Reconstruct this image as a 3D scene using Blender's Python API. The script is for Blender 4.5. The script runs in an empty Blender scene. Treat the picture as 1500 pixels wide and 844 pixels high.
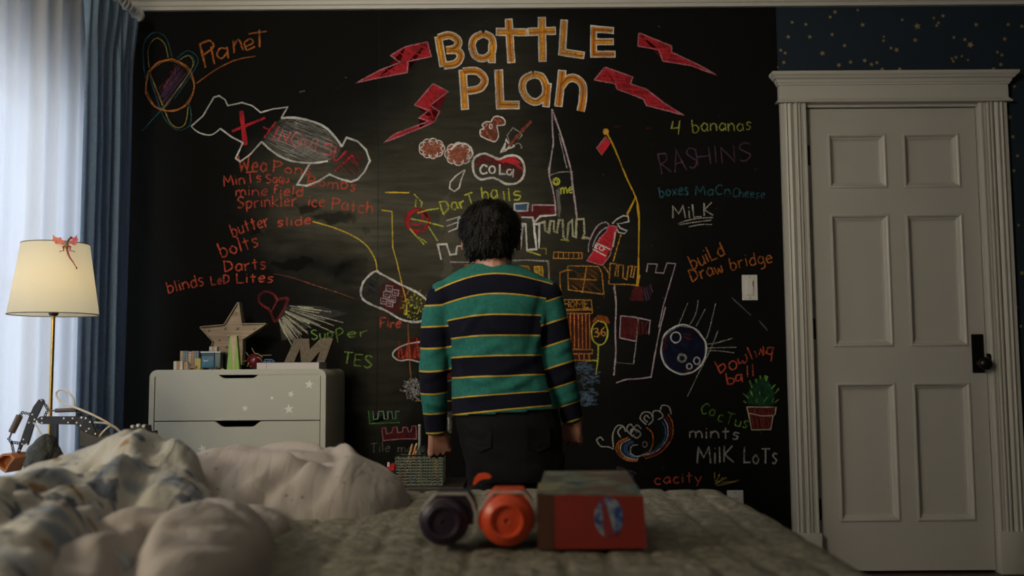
import bpy, bmesh, math, random
import numpy as np
from mathutils import Vector, Matrix, noise
random.seed(7)
scene = bpy.context.scene
COL = scene.collection
PI = math.pi

# ------------------------------------------------------------------ camera
FPX = 1425.0
PITCH = math.atan(118 / FPX)
ROLL = math.radians(0.40)
CAMZ = 0.89
_F = Vector((0, math.cos(PITCH), math.sin(PITCH)))
_R0 = Vector((1, 0, 0)); _U0 = Vector((0, -math.sin(PITCH), math.cos(PITCH)))
_R = _R0 * math.cos(ROLL) - _U0 * math.sin(ROLL)
_U = _R0 * math.sin(ROLL) + _U0 * math.cos(ROLL)
cd = bpy.data.cameras.new('camera'); cam = bpy.data.objects.new('camera', cd); COL.objects.link(cam)
cd.sensor_width = 36; cd.lens = FPX / 1500 * 36
cam.matrix_world = Matrix(((_R.x, _U.x, -_F.x, 0), (_R.y, _U.y, -_F.y, 0), (_R.z, _U.z, -_F.z, CAMZ), (0, 0, 0, 1)))
cd.clip_start = 0.05
cd.dof.use_dof = True; cd.dof.focus_distance = 3.3; cd.dof.aperture_fstop = 2.8
scene.camera = cam

# ------------------------------------------------------------------ light and exposure
scene.view_settings.view_transform = 'Standard'
scene.view_settings.look = 'None'
scene.view_settings.gamma = 1
scene.view_settings.exposure = 0.0
w = bpy.data.worlds.new('dusk_sky'); scene.world = w; w.use_nodes = True
w.node_tree.nodes['Background'].inputs[0].default_value = (0.55, 0.70, 1.0, 1)
w.node_tree.nodes['Background'].inputs[1].default_value = 0.9

def area(name, loc, target, size, power, color, size_y=None):
    l = bpy.data.lights.new(name, 'AREA'); l.energy = power; l.color = color
    l.shape = 'RECTANGLE'; l.size = size; l.size_y = size_y or size
    o = bpy.data.objects.new(name, l); COL.objects.link(o); o.location = loc
    o.rotation_euler = (Vector(target) - Vector(loc)).to_track_quat('-Z', 'Y').to_euler()
    return o
kl = area('room_key_light', (-1.30, 0.95, 2.50), (0.25, 4.27, 1.85), 0.7, 23.0, (1.0, 0.89, 0.70)); kl.data.spread = math.radians(100)
area('room_soft_light', (0.9, -0.6, 2.45), (-0.6, 3.0, 1.2), 1.2, 4.2, (1.0, 0.92, 0.78))
bl = bpy.data.lights.new('unseen_left_fill', 'POINT'); bl.energy = 36; bl.color = (1, .86, .62); bl.shadow_soft_size = .12  # unseen warm fill, added to brighten the bedding at the left
blo = bpy.data.objects.new('unseen_left_fill', bl); COL.objects.link(blo); blo.location = (-1.45, .75, 1.30)
area('window_daylight', (-2.2, 2.5, 1.25), (-1.0, 2.5, 1.1), 2.4, 30.0, (0.92, 0.95, 1.0), 1.5)

# ------------------------------------------------------------------ helpers
D = 4.27            # distance of the back wall
BOARD = D - 0.004   # face of the chalkboard

def W(px, py, Y):   # photograph pixel -> world point on the plane y = Y
    a = (px - 750) / FPX; b = (422 - py) / FPX
    d = _F + _R * a + _U * b
    t = Y / d.y
    return Vector((d.x * t, Y, CAMZ + d.z * t))
def PX(v):          # world point -> photograph pixel
    q = Vector((v[0], v[1], v[2] - CAMZ)); zz = q.dot(_F)
    return 750 + FPX * q.dot(_R) / zz, 422 - FPX * q.dot(_U) / zz

_M = {}
def mat(name, color=(0.5, 0.5, 0.5), rough=0.6, metal=0.0, bump=0.0, bscale=60, var=0.0, vscale=8, spec=0.5, fn=None):
    if name in _M: return _M[name]
    m = bpy.data.materials.new(name); m.use_nodes = True
    nt = m.node_tree; b = nt.nodes['Principled BSDF']
    b.inputs['Base Color'].default_value = (*color, 1); b.inputs['Roughness'].default_value = rough
    b.inputs['Metallic'].default_value = metal; b.inputs['Specular IOR Level'].default_value = spec
    tc = nt.nodes.new('ShaderNodeTexCoord')
    if var:
        n = nt.nodes.new('ShaderNodeTexNoise'); n.inputs['Scale'].default_value = vscale; n.inputs['Detail'].default_value = 6
        nt.links.new(tc.outputs['Object'], n.inputs['Vector'])
        mr = nt.nodes.new('ShaderNodeMapRange'); mr.inputs[1].default_value = .3; mr.inputs[2].default_value = .7
        mr.inputs[3].default_value = 1 - var; mr.inputs[4].default_value = 1 + var
        nt.links.new(n.outputs[0], mr.inputs[0])
        mx = nt.nodes.new('ShaderNodeVectorMath'); mx.operation = 'SCALE'; mx.inputs[0].default_value = color
        nt.links.new(mr.outputs[0], mx.inputs['Scale']); nt.links.new(mx.outputs[0], b.inputs['Base Color'])
    if bump:
        n = nt.nodes.new('ShaderNodeTexNoise'); n.inputs['Scale'].default_value = bscale; n.inputs['Detail'].default_value = 4
        nt.links.new(tc.outputs['Object'], n.inputs['Vector'])
        bp = nt.nodes.new('ShaderNodeBump'); bp.inputs['Strength'].default_value = bump; bp.inputs['Distance'].default_value = .01
        nt.links.new(n.outputs[0], bp.inputs['Height']); nt.links.new(bp.outputs[0], b.inputs['Normal'])
    if fn: fn(nt, b, tc)
    _M[name] = m; return m

def tag(o, label=None, cat=None, group=None, kind=None):
    if label: o['label'] = label
    if cat: o['category'] = cat
    if group: o['group'] = group
    if kind: o['kind'] = kind
    return o
def setp(o, parent):
    if parent is not None:
        o.parent = parent; 
        loc = Vector((0, 0, 0)); q = parent
        while q is not None: loc += q.location; q = q.parent
        o.location = -loc + o.location
def thing(name, label, cat, loc, group=None):
    o = bpy.data.objects.new(name, None); COL.objects.link(o); o.location = loc; o.empty_display_size = .05
    return tag(o, label, cat, group)
def obj(name, bm, m, parent=None, smooth=False, label=None, kind=None, normals=True):
    # geometry is given in world space; the object keeps it there whatever its parent
    if isinstance(bm, bmesh.types.BMesh):
        if normals: bmesh.ops.recalc_face_normals(bm, faces=bm.faces)
        me = bpy.data.meshes.new(name); bm.to_mesh(me); bm.free()
    else: me = bm
    me.name = name
    if m is not None:
        for mm in (m if isinstance(m, (list, tuple)) else [m]): me.materials.append(mm)
    if smooth:
        for p in me.polygons: p.use_smooth = True
    o = bpy.data.objects.new(name, me); COL.objects.link(o); setp(o, parent)
    if label: o['label'] = label
    if kind: o['kind'] = kind
    return o
def auto(o, ang=40):
    for p in o.data.polygons: p.use_smooth = True
    try: o.data.set_sharp_from_angle(angle=math.radians(ang))
    except Exception: pass
    return o
def NB(): return bmesh.new()
def box(bm, x0, x1, y0, y1, z0, z1, bev=0.0, seg=2, mi=0):
    vs = [bm.verts.new(c) for c in ((x0,y0,z0),(x1,y0,z0),(x1,y1,z0),(x0,y1,z0),(x0,y0,z1),(x1,y0,z1),(x1,y1,z1),(x0,y1,z1))]
    fs = [bm.faces.new([vs[i] for i in q]) for q in ((0,3,2,1),(4,5,6,7),(0,1,5,4),(1,2,6,5),(2,3,7,6),(3,0,4,7))]
    for f in fs: f.material_index = mi
    if bev:
        es = list({e for f in fs for e in f.edges})
        bmesh.ops.bevel(bm, geom=es, offset=bev, segments=seg, affect='EDGES', profile=.5)
def frame_of(t):
    t = t.normalized(); u = t.cross(Vector((0, 0, 1)))
    if u.length < .05: u = t.cross(Vector((0, 1, 0)))
    u.normalize(); return u, t.cross(u).normalized()
def tube(bm, pts, r, n=8, cap=True, mi=0):
    pts = [Vector(p) for p in pts]; rr = r if isinstance(r, (list, tuple)) else [r] * len(pts)
    rings = []; pu = None
    for i, p in enumerate(pts):
        t = (pts[min(i+1, len(pts)-1)] - pts[max(i-1, 0)])
        if t.length < 1e-9: t = Vector((0, 0, 1))
        t.normalize()
        if pu is None: u, v = frame_of(t)
        else:
            u = (pu - t * pu.dot(t)); u = u.normalized() if u.length > 1e-6 else frame_of(t)[0]; v = t.cross(u)
        pu = u
        rings.append([bm.verts.new(p + (u * math.cos(2*PI*k/n) + v * math.sin(2*PI*k/n)) * rr[i]) for k in range(n)])
    for a, b in zip(rings, rings[1:]):
        for k in range(n):
            f = bm.faces.new((a[k], a[(k+1) % n], b[(k+1) % n], b[k])); f.material_index = mi
    if cap:
        bm.faces.new(rings[0][::-1]).material_index = mi; bm.faces.new(rings[-1]).material_index = mi
def lathe(bm, base, prof, n=24, axis='Z', mi=0, cap=True):
    base = Vector(base); rings = []
    for r, h in prof:
        ring = []
        for k in range(n):
            a = 2*PI*k/n; c, s = math.cos(a)*r, math.sin(a)*r
            o = {'Z': (c, s, h), 'Y': (c, h, s), 'X': (h, c, s)}[axis]
            ring.append(bm.verts.new(base + Vector(o)))
        rings.append(ring)
    for a, b in zip(rings, rings[1:]):
        for k in range(n): bm.faces.new((a[k], a[(k+1) % n], b[(k+1) % n], b[k])).material_index = mi
    if cap:
        bm.faces.new(rings[0][::-1]).material_index = mi; bm.faces.new(rings[-1]).material_index = mi
def prism(bm, pts, y0, y1, mi=0):      # pts are (x, z); extruded along y
    a = [bm.verts.new((x, y0, z)) for x, z in pts]; b = [bm.verts.new((x, y1, z)) for x, z in pts]
    n = len(pts)
    bm.faces.new(a).material_index = mi; bm.faces.new(b[::-1]).material_index = mi
    for i in range(n): bm.faces.new((a[i], b[i], b[(i+1) % n], a[(i+1) % n])).material_index = mi
def extr_x(bm, prof, x0, x1):          # prof are (y, z); extruded along x
    a = [bm.verts.new((x0, y, z)) for y, z in prof]; b = [bm.verts.new((x1, y, z)) for y, z in prof]
    n = len(prof); bm.faces.new(a); bm.faces.new(b[::-1])
    for i in range(n): bm.faces.new((a[i], b[i], b[(i+1) % n], a[(i+1) % n]))
def extr_z(bm, prof, z0, z1):          # prof are (x, y)
    a = [bm.verts.new((x, y, z0)) for x, y in prof]; b = [bm.verts.new((x, y, z1)) for x, y in prof]
    n = len(prof); bm.faces.new(a); bm.faces.new(b[::-1])
    for i in range(n): bm.faces.new((a[i], b[i], b[(i+1) % n], a[(i+1) % n]))
def sphere(bm, c, r, u=12, v=8, sc=(1,1,1), mi=0):
    res = bmesh.ops.create_uvsphere(bm, u_segments=u, v_segments=v, radius=r)
    fs = set()
    for q in res['verts']:
        q.co = Vector((q.co.x*sc[0], q.co.y*sc[1], q.co.z*sc[2])) + Vector(c); fs.update(q.link_faces)
    for f in fs: f.material_index = mi
def catmull(P, k=6, closed=False):
    n = len(P); out = []
    if n < 3: return list(P)
    rng = range(n) if closed else range(n - 1)
    for i in rng:
        if closed: p0, p1, p2, p3 = P[i-1], P[i], P[(i+1) % n], P[(i+2) % n]
        else: p0, p1, p2, p3 = P[max(i-1,0)], P[i], P[i+1], P[min(i+2,n-1)]
        for j in range(k):
            t = j / k; out.append(tuple(0.5*((2*b)+(-a+c)*t+(2*a-5*b+4*c-d)*t*t+(-a+3*b-3*c+d)*t**3) for a, b, c, d in zip(p0, p1, p2, p3)))
    out.append(tuple(P[0]) if closed else tuple(P[-1]))
    return out
def remeshed(bm, voxel, iters=6, fac=.5):
    # fuse overlapping closed shells into one continuous skin
    bmesh.ops.recalc_face_normals(bm, faces=bm.faces)
    me = bpy.data.meshes.new('tmp'); bm.to_mesh(me); bm.free()
    o = bpy.data.objects.new('tmp', me); COL.objects.link(o)
    r = o.modifiers.new('r', 'REMESH'); r.mode = 'VOXEL'; r.voxel_size = voxel
    s = o.modifiers.new('s', 'SMOOTH'); s.iterations = iters; s.factor = fac
    dg = bpy.context.evaluated_depsgraph_get()
    out = bpy.data.meshes.new_from_object(o.evaluated_get(dg))
    bpy.data.objects.remove(o); bpy.data.meshes.remove(me)
    return out
def ell_loft(bm, rings, n=24):
    # rings: (centre, rx, ry [, normal axis vector]) - rx along world x-ish, ry along world y-ish
    R = []
    for c, rx, ry in rings:
        c = Vector(c); R.append([bm.verts.new(c + Vector((math.cos(2*PI*k/n)*rx, math.sin(2*PI*k/n)*ry, 0))) for k in range(n)])
    for a, b in zip(R, R[1:]):
        for k in range(n): bm.faces.new((a[k], a[(k+1) % n], b[(k+1) % n], b[k]))
    bm.faces.new(R[0][::-1]); bm.faces.new(R[-1])
def limb(bm, pts, rad, n=14):
    tube(bm, pts, rad, n); sphere(bm, pts[0], rad[0], n, 8); sphere(bm, pts[-1], rad[-1], n, 8)

# ------------------------------------------------------------------ materials
paint = mat('warm_white_paint', (0.46, 0.445, 0.40), .45, bump=.05, bscale=120)
doorpaint = mat('door_paint', (0.43, 0.415, 0.375), .42, bump=.04, bscale=90, var=.02)
ceilpaint = mat('ceiling_paint', (0.55, 0.54, 0.5), .9)
sidewall = mat('blue_side_wall', (0.045, 0.06, 0.085), .8, var=.1)
bronze = mat('dark_bronze', (0.012, 0.010, 0.010), .3, metal=.6)

def _wp(nt, b, tc):
    n = nt.nodes.new('ShaderNodeTexNoise'); n.inputs['Scale'].default_value = 300
    nt.links.new(tc.outputs['Object'], n.inputs['Vector'])
    cr = nt.nodes.new('ShaderNodeValToRGB'); cr.color_ramp.elements[0].color = (0.008, 0.015, 0.026, 1); cr.color_ramp.elements[1].color = (0.016, 0.028, 0.044, 1)
    nt.links.new(n.outputs[0], cr.inputs[0]); nt.links.new(cr.outputs[0], b.inputs['Base Color'])
wallpaper = mat('navy_wallpaper', rough=.75, spec=.3, fn=_wp)

# chalk dust smears, with the board's central glare painted in as dust colour: (centre px, radius px x, radius px y, amount); negative = wiped clean
DUST_GLARE = [(610, 340, 210, 210, .50), (480, 310, 130, 100, .75), (690, 230, 150, 150, .32), (430, 245, 90, 60, .35), (655, 380, 9, 120, .9),
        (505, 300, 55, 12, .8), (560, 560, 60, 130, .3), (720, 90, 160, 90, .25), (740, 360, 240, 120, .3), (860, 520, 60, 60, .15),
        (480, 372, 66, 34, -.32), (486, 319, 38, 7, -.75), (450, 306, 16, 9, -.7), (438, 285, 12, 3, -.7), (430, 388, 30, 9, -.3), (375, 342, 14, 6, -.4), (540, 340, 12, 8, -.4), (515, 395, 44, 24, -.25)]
def _board(nt, b, tc):
    L = nt.links.new
    nz = nt.nodes.new('ShaderNodeTexNoise'); nz.inputs['Scale'].default_value = 12; nz.inputs['Detail'].default_value = 5
    L(tc.outputs['Object'], nz.inputs['Vector'])
    off = nt.nodes.new('ShaderNodeVectorMath'); off.operation = 'MULTIPLY_ADD'
    off.inputs[1].default_value = (.22, 0, .10); off.inputs[2].default_value = (-.11, 0, -.05)
    L(nz.outputs['Color'], off.inputs[0])
    ad = nt.nodes.new('ShaderNodeVectorMath'); ad.operation = 'ADD'; L(off.outputs[0], ad.inputs[0]); L(tc.outputs['Object'], ad.inputs[1])
    tot = None
    for (x, y, rx, ry, am) in DUST_GLARE:
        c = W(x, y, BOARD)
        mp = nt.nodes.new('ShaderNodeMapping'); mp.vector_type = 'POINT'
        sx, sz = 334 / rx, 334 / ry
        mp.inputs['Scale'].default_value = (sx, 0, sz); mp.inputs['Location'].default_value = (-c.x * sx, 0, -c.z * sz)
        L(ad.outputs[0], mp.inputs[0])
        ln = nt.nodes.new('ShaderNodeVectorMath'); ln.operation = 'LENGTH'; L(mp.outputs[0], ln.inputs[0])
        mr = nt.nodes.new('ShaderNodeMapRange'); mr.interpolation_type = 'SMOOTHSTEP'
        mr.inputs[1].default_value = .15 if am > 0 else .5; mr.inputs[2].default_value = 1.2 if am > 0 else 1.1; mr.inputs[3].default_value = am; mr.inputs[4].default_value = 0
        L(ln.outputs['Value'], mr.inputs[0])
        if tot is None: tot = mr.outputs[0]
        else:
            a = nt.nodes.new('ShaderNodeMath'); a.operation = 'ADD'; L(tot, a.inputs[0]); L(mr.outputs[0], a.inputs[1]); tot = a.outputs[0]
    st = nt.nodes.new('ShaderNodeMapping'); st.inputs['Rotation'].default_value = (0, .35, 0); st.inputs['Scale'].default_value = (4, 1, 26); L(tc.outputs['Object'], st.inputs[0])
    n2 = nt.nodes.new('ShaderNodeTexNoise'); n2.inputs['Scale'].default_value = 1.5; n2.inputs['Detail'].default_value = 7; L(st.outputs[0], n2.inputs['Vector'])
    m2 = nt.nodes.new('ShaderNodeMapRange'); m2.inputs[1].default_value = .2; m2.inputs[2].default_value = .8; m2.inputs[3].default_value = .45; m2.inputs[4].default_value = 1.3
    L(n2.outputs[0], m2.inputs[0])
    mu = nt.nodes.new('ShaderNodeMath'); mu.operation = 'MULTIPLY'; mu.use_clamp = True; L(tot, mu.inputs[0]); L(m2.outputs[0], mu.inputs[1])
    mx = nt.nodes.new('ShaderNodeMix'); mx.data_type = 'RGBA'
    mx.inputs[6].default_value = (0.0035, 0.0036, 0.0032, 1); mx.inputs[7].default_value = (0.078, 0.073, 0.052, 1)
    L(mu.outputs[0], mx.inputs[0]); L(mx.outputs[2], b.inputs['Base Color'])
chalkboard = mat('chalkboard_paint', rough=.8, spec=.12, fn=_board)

def chalk(name, color, dens=1.0, scale=170):
    key = 'chalk_' + name
    if key in _M: return _M[key]
    m = bpy.data.materials.new(key); m.use_nodes = True; nt = m.node_tree; L = nt.links.new
    b = nt.nodes['Principled BSDF']; b.inputs['Base Color'].default_value = (*color, 1); b.inputs['Roughness'].default_value = 1; b.inputs['Specular IOR Level'].default_value = .1
    tc = nt.nodes.new('ShaderNodeTexCoord')
    n = nt.nodes.new('ShaderNodeTexNoise'); n.inputs['Scale'].default_value = scale; n.inputs['Detail'].default_value = 3
    L(tc.outputs['Object'], n.inputs['Vector'])
    n3 = nt.nodes.new('ShaderNodeTexNoise'); n3.inputs['Scale'].default_value = 14; n3.inputs['Detail'].default_value = 2
    L(tc.outputs['Object'], n3.inputs['Vector'])
    mr = nt.nodes.new('ShaderNodeMapRange'); mr.inputs[1].default_value = .36; mr.inputs[2].default_value = .62
    mr.inputs[3].default_value = .48 * dens; mr.inputs[4].default_value = min(1.0, 1.0 * dens)
    L(n.outputs[0], mr.inputs[0])
    m3 = nt.nodes.new('ShaderNodeMapRange'); m3.inputs[1].default_value = .3; m3.inputs[2].default_value = .65; m3.inputs[3].default_value = .55; m3.inputs[4].default_value = 1.1
    L(n3.outputs[0], m3.inputs[0])
    mu = nt.nodes.new('ShaderNodeMath'); mu.operation = 'MULTIPLY'; mu.use_clamp = True; L(mr.outputs[0], mu.inputs[0]); L(m3.outputs[0], mu.inputs[1])
    L(mu.outputs[0], b.inputs['Alpha'])
    _M[key] = m; return m
CH = dict(
    white=chalk('white', (.75, .73, .70)), dimwhite=chalk('dim_white', (.62, .60, .56), .5), faint=chalk('faint', (.5, .5, .47), .22),
    lilac=chalk('lilac', (.62, .48, .55), .8), red=chalk('red', (.55, .03, .045)), pink=chalk('pink', (.62, .25, .30), .7), dkred=chalk('dark_red', (.22, .03, .032), .85),
    maroon=chalk('maroon', (.12, .022, .024), .8, 60), orange=chalk('orange', (.52, .16, .035), .85), text_red=chalk('text_red', (.56, .09, .05), .95),
    gold=chalk('gold', (.72, .33, .035), 1.05, 60), goldred=chalk('gold_red', (.55, .14, .03), .55, 50), yellow=chalk('yellow', (.70, .50, .05)),
    lemon=chalk('lemon', (.55, .58, .07), .95), dimorange=chalk('dim_orange', (.55, .24, .06), .6), green=chalk('green', (.14, .28, .05), .9),
    dkgreen=chalk('dark_green', (.018, .085, .04), .8, 50), teal=chalk('teal', (.035, .17, .21), .7), blue=chalk('blue', (.07, .17, .36), .8), purple=chalk('purple', (.17, .08, .16), .55),
    navy=chalk('navy', (.012, .016, .045), .8, 50), bluefill=chalk('blue_smear', (.09, .14, .21), .55, 45), greyfill=chalk('grey_smear', (.36, .36, .32), .15, 45),
    ltgreen=chalk('bright_green', (.20, .36, .07), .9), dimlemon=chalk('dim_lemon', (.34, .35, .07), .9), cream=chalk('cream', (.66, .64, .42), .75), brownfill=chalk('brown_smear', (.40, .13, .08), .75, 60))

# ================================================================== STRUCTURE
XL, XR, YF, ZC = -1.86, 2.75, -1.7, 2.62
DX0, DX1, DZ1 = 1.322, 2.079, 2.04       # door leaf
bm = NB(); box(bm, XL-.1, XR+.1, YF-.1, D+.25, -.06, 0)
def _floor(nt, b, tc):
    L = nt.links.new
    mp = nt.nodes.new('ShaderNodeMapping'); mp.inputs['Scale'].default_value = (1.5, 12, 1); L(tc.outputs['Object'], mp.inputs[0])
    n = nt.nodes.new('ShaderNodeTexNoise'); n.inputs['Scale'].default_value = 2; n.inputs['Detail'].default_value = 8; L(mp.outputs[0], n.inputs['Vector'])
    cr = nt.nodes.new('ShaderNodeValToRGB'); cr.color_ramp.elements[0].color = (.02, .009, .006, 1); cr.color_ramp.elements[1].color = (.09, .035, .02, 1)
    L(n.outputs[0], cr.inputs[0]); L(cr.outputs[0], b.inputs['Base Color'])
floor = obj('floor', bm, mat('dark_wood_floor', rough=.35, fn=_floor), kind='structure')
# boards of the floor, the strip in front of the door where they can be told apart
bm = NB(); box(bm, XL-.1, XR+.1, YF-.1, D+.15, ZC, ZC+.08)
obj('ceiling', bm, ceilpaint, kind='structure')
bm = NB(); box(bm, XR, XR+.1, YF, D, 0, ZC); obj('wall_right', bm, sidewall, kind='structure')
bm = NB(); box(bm, XL-.1, XR+.1, YF-.1, YF, 0, ZC); obj('wall_front', bm, sidewall, kind='structure')
# left wall with the window opening
WY0, WY1, WZ0, WZ1 = 1.55, 3.86, .40, 1.98
bm = NB()
box(bm, XL-.12, XL, YF, WY0, 0, ZC); box(bm, XL-.12, XL, WY1, D+.12, 0, ZC)
box(bm, XL-.12, XL, WY0, WY1, 0, WZ0); box(bm, XL-.12, XL, WY0, WY1, WZ1, ZC)
obj('wall_left', bm, mat('pale_side_wall', (.30, .30, .29), .8), kind='structure')
# back wall: wallpapered, cut around the door, the chalkboard panels lie on it
bm = NB()
box(bm, XL, DX0-.02, D, D+.12, 0, ZC); box(bm, DX1+.02, XR+.1, D, D+.12, 0, ZC); box(bm, DX0-.02, DX1+.02, D, D+.12, DZ1+.015, ZC)
wall = obj('wall_back', bm, wallpaper, kind='structure')
BX = 1.196
seam = W(554, 300, BOARD).x
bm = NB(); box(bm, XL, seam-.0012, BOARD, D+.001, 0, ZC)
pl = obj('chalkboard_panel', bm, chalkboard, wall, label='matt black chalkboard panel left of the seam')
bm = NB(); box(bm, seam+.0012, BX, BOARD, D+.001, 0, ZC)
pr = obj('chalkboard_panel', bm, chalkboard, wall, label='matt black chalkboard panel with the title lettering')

bm = NB(); box(bm, DX0-.3, DX1+.3, D+.125, D+.15, -.02, ZC); obj('door_light_stop', bm, sidewall, kind='structure')  # unseen slab added behind the door to block sky light leaking under it
# cornice under the ceiling
prof = [(D, 2.505), (D-.022, 2.505), (D-.024, 2.519), (D-.03, 2.523), (D-.033, 2.540), (D-.045, 2.548), (D-.06, 2.566), (D-.085, 2.585), (D-.088, 2.6), (D-.1, 2.603), (D-.1, ZC), (D, ZC)]
bm = NB(); extr_x(bm, prof, XL, XR)
auto(obj('trim_1', bm, paint, kind='structure'), 25)
# baseboards
for nm, x0, x1 in (('baseboard_back', XL, DX0-.13), ('baseboard_back', DX1+.15, XR)):
    bm = NB(); extr_x(bm, [(BOARD, 0), (BOARD-.016, 0), (BOARD-.016, .12), (BOARD-.010, .135), (BOARD, .14)], x0, x1)
    obj(nm, bm, paint, kind='structure')

# ------------------------------------------------------------------ door and its casing
casing = obj('trim_2', (lambda b: (box(b, DX0-.02, DX0-.004, D-.004, D+.1, 0, DZ1+.015), box(b, DX1+.004, DX1+.02, D-.004, D+.1, 0, DZ1+.015), box(b, DX0-.02, DX1+.02, D-.004, D+.1, DZ1+.004, DZ1+.02), b)[-1])(NB()), paint, kind='structure')
def casing_profile(x0, x1):      # fluted casing section, x0 -> x1
    h = [(0, .018), (.16, .018), (.17, .024), (.21, .026), (.25, .017), (.30, .021), (.36, .024), (.44, .020), (.50, .014), (.53, .014), (.545, .026), (.60, .028), (.63, .018), (.68, .018), (.69, .026), (.73, .026), (.745, .015), (.80, .018), (.88, .016), (.90, .021), (.96, .021), (1, .012)]
    pts = [(x0, D)] + [(x0 + (x1 - x0) * t, BOARD - d) for t, d in h] + [(x1, D)]
    return pts
for x0, x1 in ((DX0-.122, DX0-.006), (DX1+.128, DX1+.006)):
    bm = NB(); extr_z(bm, casing_profile(x0, x1), .175, 2.062); auto(obj('side_casing', bm, paint, casing), 30)
    a, b_ = min(x0, x1), max(x0, x1)
    bm = NB(); box(bm, a-.006, b_+.004, BOARD-.034, D, 0, .178, .003); auto(obj('plinth_block', bm, paint, casing))
# header board, fillet and crown
hx0, hx1 = DX0-.128, DX1+.134
bm = NB(); box(bm, hx0, hx1, BOARD-.026, D, 2.072, 2.148)
obj('header_board', bm, paint, casing)
def wrap_mould(name, prof):   # prof: (outward offset, z); mitred round three sides
    bm = NB(); A = [];  
    for o, z in prof:
        A.append([bm.verts.new((hx0 - o, D, z)), bm.verts.new((hx0 - o, BOARD - .026 - o, z)), bm.verts.new((hx1 + o, BOARD - .026 - o, z)), bm.verts.new((hx1 + o, D, z))])
    for a, b in zip(A, A[1:]):
        for k in range(3): bm.faces.new((a[k], a[k+1], b[k+1], b[k]))
    bm.faces.new(A[0]); bm.faces.new(A[-1][::-1])
    return auto(obj(name, bm, paint, casing), 30)
wrap_mould('header_fillet', [(0, 2.058), (.014, 2.058), (.012, 2.063), (.003, 2.074), (0, 2.078)])
wrap_mould('header_crown', [(0, 2.137), (.006, 2.138), (.006, 2.145), (.010, 2.147), (.014, 2.160), (.024, 2.166), (.026, 2.172), (.034, 2.178), (.037, 2.184), (.037, 2.192), (0, 2.192)])

# door leaf: stiles and rails with six recessed panels
door = bpy.data.objects.new('door_1', None); COL.objects.link(door); door.location = ((DX0+DX1)/2, D, 0); door['kind'] = 'structure'
YD = D + .012
def zz(py): return W(1300, py, YD).z
rows = [(zz(273), zz(198)), (zz(505), zz(316)), (zz(761), zz(563))]
xc = [(DX0+.100, DX0+.345), (DX0+.435, DX0+.672)]
bm = NB()
zs = [0.01, rows[2][0], rows[2][1], rows[1][0], rows[1][1], rows[0][0], rows[0][1], DZ1]
box(bm, DX0, xc[0][0], YD, YD+.035, .01, DZ1); box(bm, xc[0][1], xc[1][0], YD, YD+.035, .01, DZ1); box(bm, xc[1][1], DX1, YD, YD+.035, .01, DZ1)
for z0, z1 in ((zs[0], zs[1]), (zs[2], zs[3]), (zs[4], zs[5]), (zs[6], zs[7])):
    for a, b_ in xc: box(bm, a, b_, YD, YD+.035, z0, z1)
obj('door_leaf', bm, doorpaint, door)
for z0, z1 in rows:
    for a, b_ in xc:
        bm = NB(); box(bm, a-.002, b_+.002, YD+.016, YD+.028, z0-.002, z1+.002)
        pn = obj('door_panel', bm, doorpaint, door)
        bm = NB(); P = [(-.007, 0.0), (-.007, -.005), (0, -.007), (.006, -.003), (.009, .004), (.016, .007), (.019, .012), (.024, .013), (.024, .0165)]
        R = []
        for o, dy in P:
            R.append([bm.verts.new((a+o, YD+dy, z0+o)), bm.verts.new((b_-o, YD+dy, z0+o)), bm.verts.new((b_-o, YD+dy, z1-o)), bm.verts.new((a+o, YD+dy, z1-o))])
        for r0, r1 in zip(R, R[1:]):
            for k in range(4): bm.faces.new((r0[k], r0[(k+1) % 4], r1[(k+1) % 4], r1[k]))
        auto(obj('panel_moulding', bm, doorpaint, pn), 30)
for py in (227, 482, 747):
    z = W(1185, py, D).z; bm = NB()
    box(bm, DX0-.004, DX0+.012, YD-.004, YD+.001, z-.045, z+.045)
    for k in range(5): lathe(bm, (DX0-.002, YD-.006, z-.045+k*.018), [(.006, 0), (.006, .0165)], 10)
    lathe(bm, (DX0-.002, YD-.006, z+.045), [(.004, 0), (.006, .004), (.002, .009)], 10)
    obj('hinge', bm, bronze, door)
kb = W(1432, 518, YD)
bm = NB(); box(bm, kb.x-.027, kb.x+.027, YD-.006, YD, kb.z-.085, kb.z+.085, .003); plate = obj('knob_plate', bm, bronze, door)
bm = NB(); lathe(bm, (kb.x+.004, YD-.006, kb.z-.045), [(.017, 0), (.017, -.006), (.009, -.010), (.009, -.030), (.018, -.036), (.027, -.046), (.029, -.056), (.024, -.066), (.010, -.071), (.001, -.072)], 24, 'Y')
auto(obj('door_knob', bm, bronze, plate), 50)
bm = NB(); lathe(bm, (kb.x+.002, YD-.006, kb.z+.04), [(.006, 0), (.006, -.002), (.0001, -.0022)], 14, 'Y'); obj('key_cover', bm, bronze, plate)
# the strike bracket seen just right of the knob
bm = NB(); c = Vector((DX1+.006, YD-.004, kb.z-.03)); prism(bm, [(c.x-.010, c.z-.03), (c.x, c.z-.026), (c.x+.004, c.z), (c.x, c.z+.026), (c.x-.010, c.z+.03)], D-.020, D-.002)
obj('strike_plate', bm, bronze, casing)

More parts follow.
